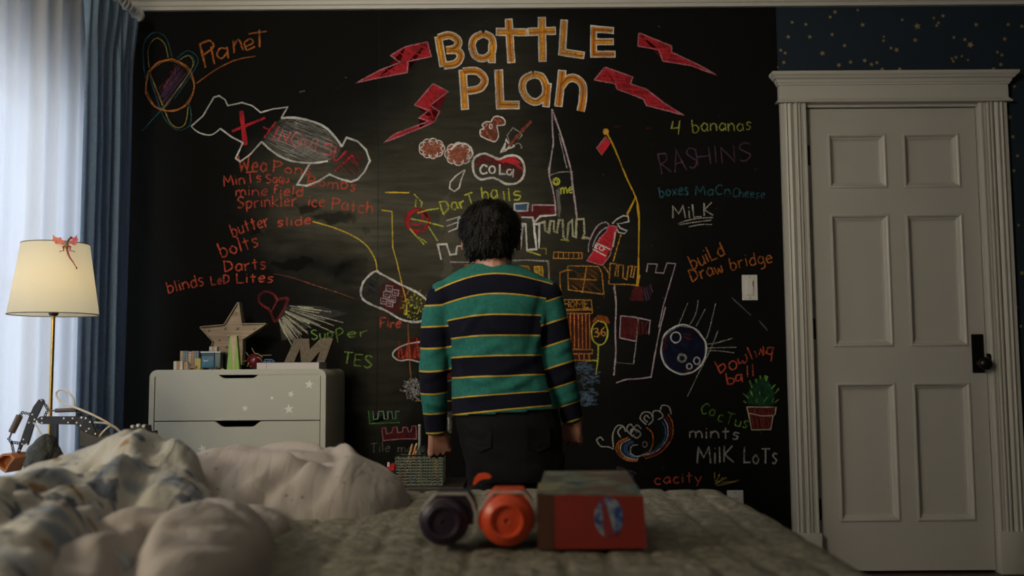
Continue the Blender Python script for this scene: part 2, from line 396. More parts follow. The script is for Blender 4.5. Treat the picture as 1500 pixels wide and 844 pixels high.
# printed gold stars of the wallpaper
SP = [(212,115,3),(283,126,3),(433,62,3.6),(408,88,3),(550,52,2.6),(575,128,3.6),(192,190,3.4),(303,190,3.4),(418,178,3.2),(482,235,3.2),(153,259,3),(176,274,3),(169,322,3.2),(134,346,2.6),(368,275,4.2),
      (453,336,3.8),(513,320,3.4),(586,312,3.6),(621,332,3.4),(649,323,3),(676,358,3.4),(766,356,3.4),(684,189,2.2),(683,210,2.6),(722,248,3),(750,257,4),(779,102,2.8),(857,135,5.4),(846,207,3.6),(942,93,2.4),
      (989,82,3.4),(966,118,2.8),(957,132,2.8),(915,368,2.6),(1045,193,3),(1102,204,3.2),(1130,231,5.4),(1160,127,3.8),(1035,302,2.6),(1056,296,3),(1042,316,2.8),(1086,290,2.2),(1118,310,2.2),(1325,126,3.4),(1396,136,3.2),
      (1307,201,3.6),(1270,269,2.8),(1293,284,3),(1287,332,3.2),(1250,355,3),(1357,445,3.2),(1332,604,4),(1349,705,3.4),(1373,803,3)]
bm = NB(); rs = random.Random(3)
pts = [(1100+a/3.5175, b/3.5175, r) for a, b, r in SP]
pts += [(1485, 250, 3), (1492, 330, 2.6), (1483, 370, 3), (1497, 400, 3.4), (1490, 450, 2.6), (1495, 478, 3)]
for _ in range(60): pts.append((rs.uniform(1500, 1640), rs.uniform(20, 800), rs.uniform(2.2, 4.5)))
for x, y, r in pts:
    c = W(x, y, D); r = r / 334 * 1.1; a0 = rs.uniform(0, 1.2)
    vs = [bm.verts.new((c.x + math.sin(a0+k*PI/5)*(r if k % 2 == 0 else r*.42), D-.0006, c.z + math.cos(a0+k*PI/5)*(r if k % 2 == 0 else r*.42))) for k in range(10)]
    bm.faces.new(vs)
obj('printed_stars', bm, mat('gold_star_print', (.30, .23, .10), .5, metal=.2), wall, label='gold stars printed on navy wallpaper')

# window in the left wall
win = bpy.data.objects.new('window_1', None); COL.objects.link(win); win.location = (XL, (WY0+WY1)/2, WZ0); win['kind'] = 'structure'
bm = NB()
for y0, y1, z0, z1 in ((WY0, WY0+.05, WZ0, WZ1), (WY1-.05, WY1, WZ0, WZ1), (WY0, WY1, WZ0, WZ0+.05), (WY0, WY1, WZ1-.05, WZ1), ((WY0+WY1)/2-.035, (WY0+WY1)/2+.035, WZ0, WZ1), (WY0, WY1, 1.2, 1.24)):
    box(bm, XL-.09, XL-.04, y0, y1, z0, z1)
obj('window_frame', bm, paint, win)
def _glass(nt, b, tc):
    b.inputs['Transmission Weight'].default_value = 1; b.inputs['IOR'].default_value = 1.0
bm = NB(); box(bm, XL-.068, XL-.064, WY0+.04, WY1-.04, WZ0+.04, WZ1-.04)
obj('pane', bm, mat('window_glass', (.95, .97, 1), 0, fn=_glass), win)
bm = NB(); box(bm, XL-.03, XL+.02, WY0-.09, WY0, WZ0-.09, WZ1+.09); box(bm, XL-.03, XL+.02, WY1, WY1+.09, WZ0-.09, WZ1+.09); box(bm, XL-.03, XL+.02, WY0, WY1, WZ1, WZ1+.09); box(bm, XL-.03, XL+.05, WY0-.1, WY1+.1, WZ0-.05, WZ0)
obj('window_sill', bm, paint, win)

# light switch and outlet on the chalkboard
def plate_thing(name, label, cat, px, py, w, h, kind):
    c = W(px, py, BOARD); t = thing(name, label, cat, (c.x, BOARD, c.z))
    whp = mat('white_plastic', (.62, .60, .55), .35)
    bm = NB(); box(bm, c.x-w/2, c.x+w/2, BOARD-.006, BOARD, c.z-h/2, c.z+h/2, .002); obj('cover_plate', bm, whp, t)
    if kind == 'switch':
        bm = NB(); box(bm, c.x-.0165, c.x+.0165, BOARD-.010, BOARD-.005, c.z-.033, c.z+.033, .0015); obj('rocker', bm, whp, t)
        bm = NB(); box(bm, c.x+.011, c.x+.0135, BOARD-.013, BOARD-.009, c.z+.004, c.z+.028); obj('dimmer_slider', bm, mat('grey_plastic', (.12, .11, .1), .4), t)
    else:
        for dz in (-.022, .022): bm = NB(); box(bm, c.x-.016, c.x+.016, BOARD-.009, BOARD-.005, c.z+dz-.013, c.z+dz+.013, .003); obj('socket', bm, whp, t)
        bm = NB()
        for dz in (-.022, .022):
            for dx in (-.006, .006): box(bm, c.x+dx-.001, c.x+dx+.001, BOARD-.0096, BOARD-.0085, c.z+dz-.004, c.z+dz+.005)
        obj('socket_slots', bm, bronze, t, kind='stuff')
    for dz in (-h*.41, h*.41):
        bm = NB(); lathe(bm, (c.x, BOARD-.006, c.z+dz), [(.003, 0), (.003, -.001), (.0005, -.0016)], 10, 'Y'); obj('screw', bm, mat('screw_metal', (.3, .28, .25), .4, metal=.6), t)
plate_thing('light_switch', 'white rocker dimmer switch plate on the chalkboard left of the door', 'switch', 1098, 421.5, .068, .112, 'switch')
plate_thing('wall_outlet', 'white outlet plate low on the chalkboard behind the bed corner', 'outlet', 1077, 738, .07, .115, 'outlet')

# ================================================================== CHALK DRAWINGS (flat chalk on the board, built on its plane)
ZN = dict(z1=(200, 0, 3.836), z2=(260, 120, 4.02), z3=(220, 290, 4.412), z4=(500, 0, 3.836), z5=(760, 0, 4.22), z6=(580, 150, 4.965), z7=(760, 150, 4.965), z8=(940, 150, 3.014),
          y1=(500, 270, 4.02), y2=(740, 300, 4.689), y3=(800, 420, 4.689), y4=(860, 430, 4.965), y5=(840, 560, 4.689), y6=(500, 440, 3.014), y7=(360, 410, 5.627), y8=(1000, 480, 5.275), p=(0, 0, 1), q7=(540, 430, 4.02))
def zc(z, P): ox, oy, s = ZN[z]; return [(ox + x / s, oy + y / s) for x, y in P]
rc = random.Random(11)
class Drawing:
    # all strokes of one drawing and one chalk colour become one mesh; fills lie under strokes
    def __init__(s, name, label=None, panel=None): s.name = name; s.label = label; s.panel = panel; s.bm = {}; s.n = 0
    def _b(s, c):
        if c not in s.bm: s.bm[c] = NB()
        return s.bm[c]
    def line(s, z, P, c='white', w=2.0, smooth=False, closed=False, k=6, jit=.25):
        P = zc(z, P)
        if smooth: P = catmull(P, k, closed)
        elif closed: P = P + [P[0]]
        # subdivide so the edge of the stroke wobbles like chalk
        Q = [P[0]]
        for a, b in zip(P, P[1:]):
            n = max(1, int(math.hypot(b[0]-a[0], b[1]-a[1]) / 6))
            for i in range(1, n+1): Q.append((a[0]+(b[0]-a[0])*i/n, a[1]+(b[1]-a[1])*i/n))
        bm = s._b(c); s.n += 1; y = BOARD - .0011 - s.n * 6e-6
        prev = None; n = len(Q)
        for i, p in enumerate(Q):
            a = Q[max(i-1, 0)]; b = Q[min(i+1, n-1)]; dx, dy = b[0]-a[0], b[1]-a[1]; l = math.hypot(dx, dy) or 1
            hw = w / 2 * (1 + rc.uniform(-jit, jit)); jx, jy = rc.uniform(-.12, .12), rc.uniform(-.12, .12)
            nx, ny = -dy/l*hw, dx/l*hw
            if 0 < i < n-1:     # mitre
                d1 = (p[0]-a[0], p[1]-a[1]); d2 = (b[0]-p[0], b[1]-p[1]); l1 = math.hypot(*d1) or 1; l2 = math.hypot(*d2) or 1
                cs = (d1[0]*d2[0]+d1[1]*d2[1])/(l1*l2); m = min(1.7, 1/max(.35, math.sqrt(max(0, (1+cs)/2)))); nx *= m; ny *= m
            v = [bm.verts.new(W(p[0]+jx+nx, p[1]+jy+ny, y)), bm.verts.new(W(p[0]+jx-nx, p[1]+jy-ny, y))]
            if prev: bm.faces.new((prev[0], prev[1], v[1], v[0]))
            prev = v
        return s
    def fill(s, z, P, c='red', smooth=False):
        P = zc(z, P)
        if smooth: P = catmull(P, 5, True)[:-1]
        bm = s._b(c); s.n += 1; y = BOARD - .0006 - s.n * 6e-6
        f = bm.faces.new([bm.verts.new(W(a, b, y)) for a, b in P]); bmesh.ops.triangulate(bm, faces=[f]); return s
    def circ(s, z, cx, cy, rx, ry, c='white', w=2.0, fillc=None, turns=1.06, rot=0):
        P = []
        for i in range(int(22*turns)):
            a = 2*PI*i/22 - 1.2; x, yy = math.cos(a)*rx*(1+rc.uniform(-.03, .03)), math.sin(a)*ry*(1+rc.uniform(-.03, .03))
            P.append((cx+x*math.cos(rot)-yy*math.sin(rot), cy+x*math.sin(rot)+yy*math.cos(rot)))
        if fillc: s.fill(z, P[:22], fillc)
        if c: s.line(z, P, c, w, smooth=True, k=2)
        return s
    def hatch(s, z, poly, c, n=20, ang=0, w=1.6, jl=.15):
        # back-and-forth shading lines clipped to a polygon
        P = zc(z, poly); ca, sa = math.cos(ang), math.sin(ang)
        R = [(x*ca+y*sa, -x*sa+y*ca) for x, y in P]; lo = min(r[1] for r in R); hi = max(r[1] for r in R)
        for i in range(n):
            t = lo + (hi-lo)*(i+rc.uniform(.1, .9))/n; xs = []
            for (x0, y0), (x1, y1) in zip(R, R[1:]+R[:1]):
                if (y0-t)*(y1-t) < 0: xs.append(x0+(x1-x0)*(t-y0)/(y1-y0))
            xs.sort()
            for a, b in zip(xs[::2], xs[1::2]):
                d = (b-a)*jl; a += rc.uniform(0, d); b -= rc.uniform(0, d); t2 = t + rc.uniform(-.6, .6)
                s.line('p', [(a*ca-t*sa, a*sa+t*ca), (b*ca-t2*sa, b*sa+t2*ca)], c, w)
        return s
    def text(s, z, txt, a, b, h, c, w=1.9, cond=None):
        # single-stroke handwriting from a to b (baseline), capital height h
        A, B = zc(z, [a, b]); sc = ZN[z][2]; h = h / sc
        adv = [GLY[ch][0] + .18 for ch in txt]; tot = sum(adv) - .18
        L = math.hypot(B[0]-A[0], B[1]-A[1]); ux, uy = (B[0]-A[0])/L, (B[1]-A[1])/L; kx = L / tot; x = 0
        for ch, ad in zip(txt, adv):
            r = rc.uniform(-.06, .06); dy = rc.uniform(-.06, .06)*h; sz = h*rc.uniform(.92, 1.08)
            for st in GLY[ch][1]:
                sm = st[0] == 's'; Q = st[1:] if sm else st; out = []
                for gx, gy in Q:
                    X = (x + gx + gy*r*.4) * kx; Y = gy*sz + dy + gx*r*h
                    out.append((A[0]+ux*X+uy*Y, A[1]+uy*X-ux*Y))
                s.line('p', out, c, w, smooth=sm, k=4)
            x += ad
        return s
    def done(s):
        first = True; par = s.panel or (pl if s.left else pr)
        for c, bm in s.bm.items():
            o = obj(s.name, bm, CH[c], par, normals=False)
            if s.label: o['label'] = s.label
    left = False
DRAW = []
def dr(name, label, left=False):
    d = Drawing(name, label); d.left = left; DRAW.append(d); return d
S = 's'
GLY = {
 'A': (.6, [[(0,0),(.3,1),(.6,0)], [(.1,.38),(.5,.4)]]), 'B': (.5, [[(0,0),(.02,1)], [S,(0,1),(.38,.92),(.33,.6),(.02,.52)], [S,(.02,.52),(.48,.42),(.42,.06),(0,0)]]),
 'C': (.5, [[S,(.5,.85),(.25,1),(0,.5),(.22,0),(.5,.12)]]), 'D': (.5, [[(0,0),(0,1)], [S,(-.05,1),(.4,.85),(.45,.3),(0,0)]]),
 'E': (.45, [[(.45,1),(0,.97),(.02,0),(.45,.03)], [(0,.5),(.38,.52)]]), 'F': (.42, [[(.45,1),(0,.97),(0,0)], [(0,.5),(.35,.52)]]),
 'G': (.5, [[S,(.5,.85),(.25,1),(0,.5),(.22,0),(.5,.12),(.5,.42)], [(.28,.45),(.55,.44)]]), 'H': (.5, [[(0,0),(0,1)], [(.5,0),(.5,1)], [(0,.5),(.5,.5)]]),
 'I': (.08, [[(.04,0),(.04,1)]]), 'K': (.5, [[(0,0),(.02,1)], [(.45,1),(.03,.48),(.5,0)]]), 'L': (.42, [[(0,1),(.02,.02),(.45,.03)]]),
 'M': (.7, [[(0,0),(.06,1),(.34,.35),(.62,1),(.7,0)]]), 'N': (.5, [[(0,0),(0,1),(.48,.02),(.5,1)]]), 'O': (.5, [[S,(.25,1),(0,.5),(.25,0),(.5,.5),(.25,1)]]),
 'P': (.45, [[(0,-.05),(0,1)], [S,(-.06,.98),(.4,.9),(.4,.6),(.02,.42)]]), 'R': (.5, [[(0,0),(0,1)], [S,(-.04,.98),(.4,.9),(.35,.58),(.02,.5)], [(.05,.5),(.5,0)]]),
 'S': (.45, [[S,(.45,.88),(.2,1),(.02,.76),(.22,.52),(.43,.28),(.22,0),(0,.1)]]), 'T': (.55, [[(.27,0),(.28,1)], [(0,.98),(.58,1)]]), 'U': (.5, [[S,(0,1),(.02,.3),(.22,0),(.45,.3),(.48,1)]]),
 'V': (.5, [[(0,1),(.25,0),(.5,1)]]), 'X': (.5, [[(0,0),(.5,1)], [(0,1),(.5,0)]]), 'Y': (.5, [[(0,1),(.25,.5)], [(.5,1),(.15,0)]]),
 'W': (.7, [[(0,1),(.15,0),(.34,.6),(.52,0),(.7,1)]]),
 'a': (.4, [[S,(.38,.5),(.18,.62),(0,.3),(.15,0),(.35,.2)], [(.38,.6),(.4,0)]]), 'b': (.4, [[(0,1),(.02,0)], [S,(.02,.5),(.25,.6),(.4,.3),(.22,0),(.02,.05)]]),
 'c': (.36, [[S,(.36,.52),(.16,.6),(0,.3),(.14,0),(.36,.08)]]), 'd': (.4, [[(.38,1),(.4,0)], [S,(.38,.5),(.18,.6),(0,.3),(.15,0),(.38,.1)]]),
 'e': (.38, [[S,(.03,.32),(.36,.38),(.25,.62),(.02,.4),(.08,.04),(.36,.08)]]), 'f': (.3, [[S,(.35,.95),(.15,.9),(.12,0)], [(0,.5),(.3,.52)]]),
 'g': (.4, [[S,(.38,.5),(.18,.62),(0,.35),(.15,.1),(.38,.25)], [S,(.38,.6),(.4,-.15),(.1,-.3)]]), 'h': (.38, [[(0,1),(0,0)], [S,(0,.38),(.2,.6),(.36,.42),(.38,0)]]),
 'i': (.08, [[(.04,.6),(.04,0)], [(.03,.82),(.05,.88)]]), 'k': (.4, [[(0,1),(0,0)], [(.36,.6),(.02,.3),(.4,0)]]), 'l': (.08, [[(.04,1),(.04,0)]]),
 'm': (.6, [[(0,.6),(0,0)], [S,(0,.4),(.16,.6),(.28,.4),(.29,0)], [S,(.29,.4),(.45,.6),(.58,.4),(.6,0)]]), 'n': (.38, [[(0,.62),(0,0)], [S,(0,.38),(.2,.6),(.36,.42),(.38,0)]]),
 'o': (.4, [[S,(.2,.62),(0,.3),(.2,0),(.4,.3),(.2,.62)]]), 'p': (.4, [[(0,.6),(.02,-.35)], [S,(0,.5),(.25,.62),(.4,.35),(.22,.04),(.02,.08)]]),
 'q': (.4, [[S,(.38,.5),(.18,.62),(0,.3),(.15,0),(.35,.2)], [(.38,.6),(.4,-.3)]]), 'r': (.3, [[(0,.62),(.02,0)], [S,(.02,.36),(.15,.56),(.32,.58)]]),
 's': (.34, [[S,(.34,.54),(.14,.62),(.04,.44),(.28,.2),(.16,0),(0,.05)]]), 't': (.34, [[(.16,.95),(.17,0)], [(0,.62),(.35,.64)]]),
 'u': (.38, [[S,(0,.6),(.02,.15),(.18,0),(.36,.2)], [(.38,.6),(.38,0)]]), 'w': (.5, [[S,(0,.6),(.05,.1),(.15,0),(.25,.4),(.36,0),(.46,.1),(.5,.6)]]), 'x': (.38, [[(0,.6),(.38,0)], [(.38,.6),(0,0)]]),
 'y': (.4, [[(0,.6),(.2,.1)], [(.4,.6),(.08,-.35)]]), '4': (.5, [[(.1,1),(0,.45),(.48,.5)], [(.45,1),(.4,0)]]),
 '3': (.4, [[S,(0,.9),(.3,1),(.35,.7),(.1,.52)], [S,(.1,.52),(.42,.4),(.3,0),(0,.08)]]), '6': (.42, [[S,(.38,1),(.08,.6),(.05,.15),(.25,0),(.42,.25),(.2,.45),(.06,.3)]]), ' ': (.35, []),
}
# ---- title lettering: wide gold strokes edged in white
def fat(name, label, strokes, w=13, c='gold', cx='white'):
    d = dr(name, label)
    for z, P, sm in strokes:          # white chalk edge beneath
        P = zc(z, P); 
        if not sm:
            a, b = P[0], P[1]; l = math.hypot(b[0]-a[0], b[1]-a[1]); P[0] = (a[0]-(b[0]-a[0])/l*1.8, a[1]-(b[1]-a[1])/l*1.8)
            a, b = P[-1], P[-2]; l = math.hypot(b[0]-a[0], b[1]-a[1]); P[-1] = (a[0]-(b[0]-a[0])/l*1.8, a[1]-(b[1]-a[1])/l*1.8)
        d.line('p', P, cx, w+3.2, smooth=sm, jit=.04)
    for z, P, sm in strokes: d.line(z, P, 'goldbase', w, smooth=sm, jit=.05)
    for z, P, sm in strokes:
        for k in range(3):
            off = rc.uniform(-w*.3, w*.3); d.line(z, [(x+off*2.2*rc.uniform(.4, 1), y+off*2.2) for x, y in P], rc.choice(['gold', 'goldred', 'dkgold']), 2.4, smooth=sm)
CH['goldbase'] = chalk('gold_base', (.50, .21, .02), 1.6, 70); CH['dkgold'] = chalk('gold_dark', (.30, .11, .015), .7, 60)
CH['redbase'] = chalk('red_base', (.36, .022, .03), 1.5, 60)
fat('chalk_letter', 'gold capital B with white outline', [('z4', [(545,210),(572,368)], 0), ('z4', [(545,213),(610,198),(658,232),(640,270),(590,282)], 1), ('z4', [(590,282),(652,285),(670,320),(640,358),(575,368)], 1)], 8.5)
fat('chalk_letter', 'gold letter a in the top row of the title', [('z4', [(795,190),(748,215),(735,262),(755,315),(800,328),(842,300),(852,255),(840,210),(800,190)], 1), ('z4', [(846,250),(846,348)], 0)], 8)
fat('chalk_letter', 'first gold t of the title', [('z4', [(940,112),(955,348)], 0), ('z4', [(875,178),(1038,182)], 0)], 8.5)
fat('chalk_letter', 'second gold t of the title', [('z5', [(142,112),(147,375)], 0), ('z5', [(62,197),(222,190)], 0)], 9)
fat('chalk_letter', 'gold L of the top row of the title', [('z5', [(280,128),(268,322),(398,342)], 0)], 8)
fat('chalk_letter', 'gold E ending the top row of the title', [('z5', [(580,188),(462,180),(462,335),(590,335)], 0), ('z5', [(470,258),(580,258)], 0)], 7)
fat('chalk_letter', 'gold P starting the lower row of the title', [('z4', [(682,398),(695,610)], 0), ('z4', [(682,402),(760,400),(805,445),(780,495),(705,512)], 1)], 8.5)
fat('chalk_letter', 'gold L of the lower row of the title', [('z4', [(884,398),(892,590),(995,590)], 0)], 9.5)
fat('chalk_letter', 'gold letter a of the lower row of the title', [('z5', [(90,460),(35,490),(22,550),(55,610),(110,630),(160,590),(165,530),(140,475),(90,460)], 1), ('z5', [(180,520),(168,655)], 0)], 8)
fat('chalk_letter', 'gold letter n ending the title', [('z5', [(268,440),(245,652)], 0), ('z5', [(262,535),(300,490),(350,485),(395,530),(395,620),(382,688)], 1)], 9)
# ---- lightning bolts
def bolt(label, z, P):
    d = dr('chalk_lightning_bolt', label); d.fill(z, P, 'redbase'); d.hatch(z, P, 'red', 7, rc.uniform(0, .6), 1.4, .2); d.line(z, P, 'pink', 1.7, closed=True)
bolt('red lightning bolt left of the top title row', 'z4', [(485,235),(360,262),(275,312),(330,350),(210,398),(82,466),(210,438),(370,408),(375,345),(505,318)])
bolt('red lightning bolt pointing down left under the first', 'z4', [(515,470),(600,514),(500,592),(552,628),(522,686),(440,722),(240,802),(300,752),(490,682),(434,662),(492,622),(412,590)])
bolt('red lightning bolt right of the letter E', 'z5', [(742,202),(735,285),(865,308),(890,378),(1060,405),(1225,465),(1100,395),(945,322),(945,285)])
bolt('red lightning bolt right of the letter n', 'z5', [(530,415),(468,495),(598,518),(605,550),(770,612),(790,652),(1020,712),(900,640),(790,552),(690,518),(705,475)])

# ---- planet, top left
d = dr('chalk_planet', 'orange planet with green and yellow orbit loops', True)
d.circ('z1', 187, 480, 138, 145, 'orange', 2.0).circ('z1', 187, 482, 132, 140, 'dimorange', 1.2)
d.line('z1', [(70,380),(65,290),(85,235),(120,215),(160,250),(178,325)], 'yellowdim', 1.4, True)
d.line('z1', [(48,440),(38,330),(40,250),(75,195),(120,182),(170,220),(198,320)], 'teal', 1.3, True)
d.line('z1', [(75,410),(110,500),(150,600),(190,690),(235,718),(275,690),(290,600)], 'yellowdim', 1.6, True)
d.line('z1', [(60,400),(90,480),(140,630),(190,705),(245,732),(300,700),(305,620),(290,580)], 'teal', 1.3, True)
d.line('z1', [(235,340),(290,310),(325,340),(300,400),(190,560),(100,660),(30,735)], 'teal', 1.3, True)
d.line('z1', [(230,325),(290,285),(345,330),(320,400),(210,560)], 'teal', 1.3, True); d.line('z1', [(245,335),(290,312),(318,350),(290,420),(150,610)], 'yellowdim', 1.2, True)
d.line('z1', [(110,520),(150,470),(160,510),(175,440),(190,470),(195,400),(215,420),(215,360)], 'maroon', 2.0, True)
d.hatch('z1', [(100,560),(240,350),(300,420),(170,600)], 'purple', 12, -.9, 1.2)
CH['yellowdim'] = chalk('yellow_dim', (.42, .32, .06), .7)
d = dr('chalk_writing', 'orange word Planet, underlined', True)
d.line('z1', [(355,245),(388,380)], 'orange', 3.2); d.line('z1', [(352,250),(410,228),(432,262),(375,310)], 'orange', 2.6, True); d.line('z1', [(418,262),(438,362)], 'orange', 2.6)
d.line('z1', [(512,275),(470,272),(452,310),(480,328),(512,290)], 'orange', 2.3, True); d.line('z1', [(508,262),(516,330)], 'orange', 2.3)
d.line('z1', [(545,228),(548,300)], 'orange', 2.5); d.line('z1', [(548,260),(570,222),(585,240),(598,282)], 'orange', 2.3, True)
d.line('z1', [(615,262),(655,240),(640,218),(608,240),(620,280),(665,262)], 'orange', 2.2, True); d.line('z1', [(690,165),(692,265)], 'orange', 2.6); d.line('z1', [(630,190),(730,176)], 'orange', 2.4)
d.line('z1', [(335,470),(440,395),(550,340),(668,315)], 'orange', 1.6, True)

# ---- fish-shaped outline with the red word
d = dr('chalk_fish', 'white outline with long fins, grey shaded middle', True)
body = [(610,215),(700,212),(800,235),(880,275),(940,340),(965,380),(940,440),(885,468),(780,478),(650,460),(560,410),(500,352),(540,300)]
d.fill('z2', body, 'greyfill', True); d.hatch('z2', body, 'faint', 30, .5, 1.3); d.hatch('z2', body, 'dimwhite', 26, .35, .8, .5); d.hatch('z2', body, 'faint', 26, -.5, 1.0, .4)
d.line('z2', [(80,262),(150,200),(215,90),(245,82),(280,105),(295,140),(380,122),(440,140),(490,180),(560,160),(650,148),(610,212)], 'white', 1.9)
d.line('z2', [(610,212),(700,212),(800,235),(880,275),(940,340),(968,382)], 'white', 3.0, True)
d.line('z2', [(968,382),(995,328),(1060,350),(1110,400),(1133,465),(1100,530),(1060,575),(1020,588),(960,572),(895,545),(830,585),(760,612),(705,605),(745,540),(780,480)], 'white', 2.6)
d.line('z2', [(885,466),(780,478),(650,460),(560,410),(495,352)], 'white', 2.6, True)
d.line('z2', [(495,352),(430,425),(370,470),(343,450),(385,358),(320,325),(252,275)], 'white', 2.2); d.line('z2', [(252,275),(200,312),(130,300),(80,262)], 'white', 1.7, True)
d.hatch('z2', [(985,400),(1100,430),(1060,560),(930,520)], 'maroon', 14, .8, 1.8)
d = dr('chalk_writing', 'red word Xtinguisur written across the outline', True)
d.line('z2', [(375,170),(400,372)], 'red', 6.5); d.line('z2', [(320,292),(515,212)], 'red', 3.6); d.line('z2', [(505,265),(545,285)], 'red', 2.4); d.line('z2', [(580,235),(510,328)], 'red', 2.6); d.line('z2', [(598,262),(560,340)], 'red', 2.6)
d.line('z2', [(592,350),(620,285),(640,352),(668,290)], 'red', 2.6); d.line('z2', [(735,318),(700,300),(672,340),(690,380),(722,372),(728,350),(705,348)], 'red', 2.6, True)
d.line('z2', [(755,325),(752,370),(775,385),(800,335)], 'red', 2.6, True); d.line('z2', [(828,345),(808,412)], 'red', 2.6); d.line('z2', [(915,368),(870,365),(878,392),(905,400),(895,430),(850,420)], 'red', 2.8, True)
d.line('z2', [(935,380),(920,445),(940,462),(995,405)], 'red', 2.8, True); d.line('z2', [(1035,430),(925,525)], 'red', 2.8); d.line('z2', [(1000,452),(1030,440),(1045,470),(1065,492)], 'red', 2.6, True)

# ---- list of weapons
d = dr('chalk_writing', 'red list of traps and weapons in eight lines', True); R_ = 'text_red'
d.text('z2', 'Wea', (365,532), (525,525), 88, R_, 2.3); d.text('z2', 'Pons', (565,525), (785,550), 62, R_, 2.2)
d.text('z2', 'MinTs', (275,615), (495,585), 60, R_, 2.1); d.text('z2', 'Saqu', (525,600), (655,590), 52, R_, 2.0); d.text('z2', 'Bombs', (765,610), (1050,640), 62, R_, 2.0)
d.text('z2', 'mine', (345,672), (530,665), 60, R_, 2.0); d.text('z2', 'field', (560,662), (735,672), 56, R_, 2.0)
d.text('z2', 'Sprinkler', (355,745), (700,730), 68, R_, 2.1); d.text('z2', 'ice', (770,730), (865,738), 64, R_, 2.0); d.text('z2', 'Patch', (910,750), (1145,775), 72, R_, 2.0)
d.text('z3', 'butter', (535,250), (770,180), 80, R_, 2.0); d.text('z3', 'slide', (825,185), (1040,170), 62, R_, 2.1)
d.text('z3', 'bolts', (465,390), (705,310), 92, R_, 2.2); d.text('z3', 'Darts', (485,480), (750,455), 72, R_, 2.1)
d.text('z3', 'blinds', (120,620), (350,560), 78, R_, 2.0); d.text('z3', 'LeD', (395,560), (512,552), 56, R_, 2.1); d.text('z3', 'Lites', (560,548), (795,545), 64, R_, 2.2)
d = dr('chalk_line', 'thin red line sloping down from the list', True)
d.line('z3', [(795,490),(900,510),(1050,560),(1200,608),(1320,650)], 'brownfill', 1.2, True)
d = dr('chalk_line', 'yellow curve from slide to the capsule', True)
d.line('z3', [(1050,152),(1180,190),(1300,240),(1390,300),(1440,370),(1460,420),(1466,470)], 'yellow', 1.8, True)
# torch with beams
d = dr('chalk_torch', 'dark red torch throwing pale beams', True)
T = [(718,615),(700,650),(720,690),(770,722),(785,755),(815,795),(890,655),(825,655),(800,625),(755,605)]
d.line('z3', T, 'dkred', 3.4, True, True); d.line('z3', [(825,655),(785,735)], 'dkred', 2.4)
beam = [(880,690),(1030,700),(1160,715),(1280,745),(1200,770),(1060,790),(1020,838),(940,900),(850,925),(830,775)]
d.fill('z3', beam, 'greyfill')
for i in range(60):
    t = rc.random(); x0, y0 = 835+60*t+rc.uniform(-8, 8), 790-100*t
    a = (1-t)*1.15+.06+rc.uniform(-.06, .06); l = rc.uniform(90, 210) if t < .6 else rc.uniform(150, 390)
    s0 = rc.uniform(0, .4)
    d.line('z3', [(x0+l*s0*math.cos(a), y0+l*s0*math.sin(a)), (x0+l*math.cos(a), y0+l*math.sin(a)*.9)], rc.choice(['cream', 'dimwhite', 'cream', 'greyfill']), rc.uniform(.8, 1.8))
d = dr('chalk_writing', 'green words Super and TES beside the letter M', True)
G_ = 'ltgreen'
d.text('y7', 'Sup', (545,495), (720,480), 75, G_, 1.9); d.line('y7', [(742,410),(758,515)], G_, 2.0); d.line('y7', [(738,415),(780,398),(800,430),(760,460)], G_, 1.9, True)
d.text('y7', 'er', (840,480), (1000,470), 78, G_, 2.0); d.text('y7', 'TES', (795,692), (1035,725), 100, G_, 2.2)

# ---- capsule with calculator keys
d = dr('chalk_capsule', 'white capsule outline with keypad and green specks')
CP = [(205,512),(160,540),(122,595),(118,660),(160,700),(270,748),(350,795),(440,812),(500,790),(530,740),(510,690),(450,640),(350,590),(230,525)]
d.fill('y1', [(230,600),(330,575),(400,640),(390,720),(330,760),(240,715)], 'maroon', True)
d.hatch('y1', [(160,560),(215,540),(215,640),(150,650)], 'navy', 8, .6, 1.6)
for i in range(170):
    a = rc.uniform(0, 6.28); r = rc.random()**.6; x, y = 430+90*r*math.cos(a), 712+85*r*math.sin(a)
    d.line('y1', [(x, y), (x+rc.uniform(-14, 14), y+rc.uniform(-14, 14))], rc.choice(['yellowdim', 'dkgreen', 'yellowdim', 'lemon']), 1.4)
d.line('y1', CP, 'white', 3.0, True, True, jit=.3)
for (x, y) in ((282,615),(318,640),(268,650),(300,680),(250,690),(285,705)):
    d.line('y1', [(x-18,y-20),(x+20,y-14),(x+16,y+16),(x-20,y+12)], 'lilac', 1.5, closed=True); d.line('y1', [(x-10,y-2),(x+10,y+2)], 'lilac', 1.5)
d = dr('chalk_line', 'long orange line from the top of the board into the capsule')
d.line('y1', [(238,152),(298,160),(303,370),(330,470),(355,580),(385,700),(385,770)], 'yellow', 1.7); d.line('y1', [(258,48),(400,50)], 'yellow', 2.0)
d.line('q7', [(232,180),(240,400),(250,500)], 'dimorange', 2.0)
d = dr('chalk_target', 'red ring with yellow darts')
d.circ('y1', 448, 215, 66, 64, 'redbase', 5.2, turns=1.2).circ('y1', 446, 213, 72, 70, 'dkred', 2.0).circ('y1', 440, 200, 40, 40, 'redbase', 2.6)
for P in ([(448,170),(510,152),(575,142)], [(408,202),(500,222),(605,250)], [(402,262),(490,358)], [(455,310),(505,345)], [(512,248),(568,335)], [(428,58),(480,112)], [(436,135),(440,88)], [(470,135),(474,100)]): d.line('y1', P, 'lemon', 1.8)
d = dr('chalk_writing', 'yellow words Dart halls above the boy')
d.text('z6', 'DarT', (345,815), (580,735), 88, 'lemon', 2.2); d.line('z6', [(328,775),(350,818)], 'lemon', 2.2); d.text('z6', 'ha', (632,712), (740,700), 98, 'lemon', 2.1)
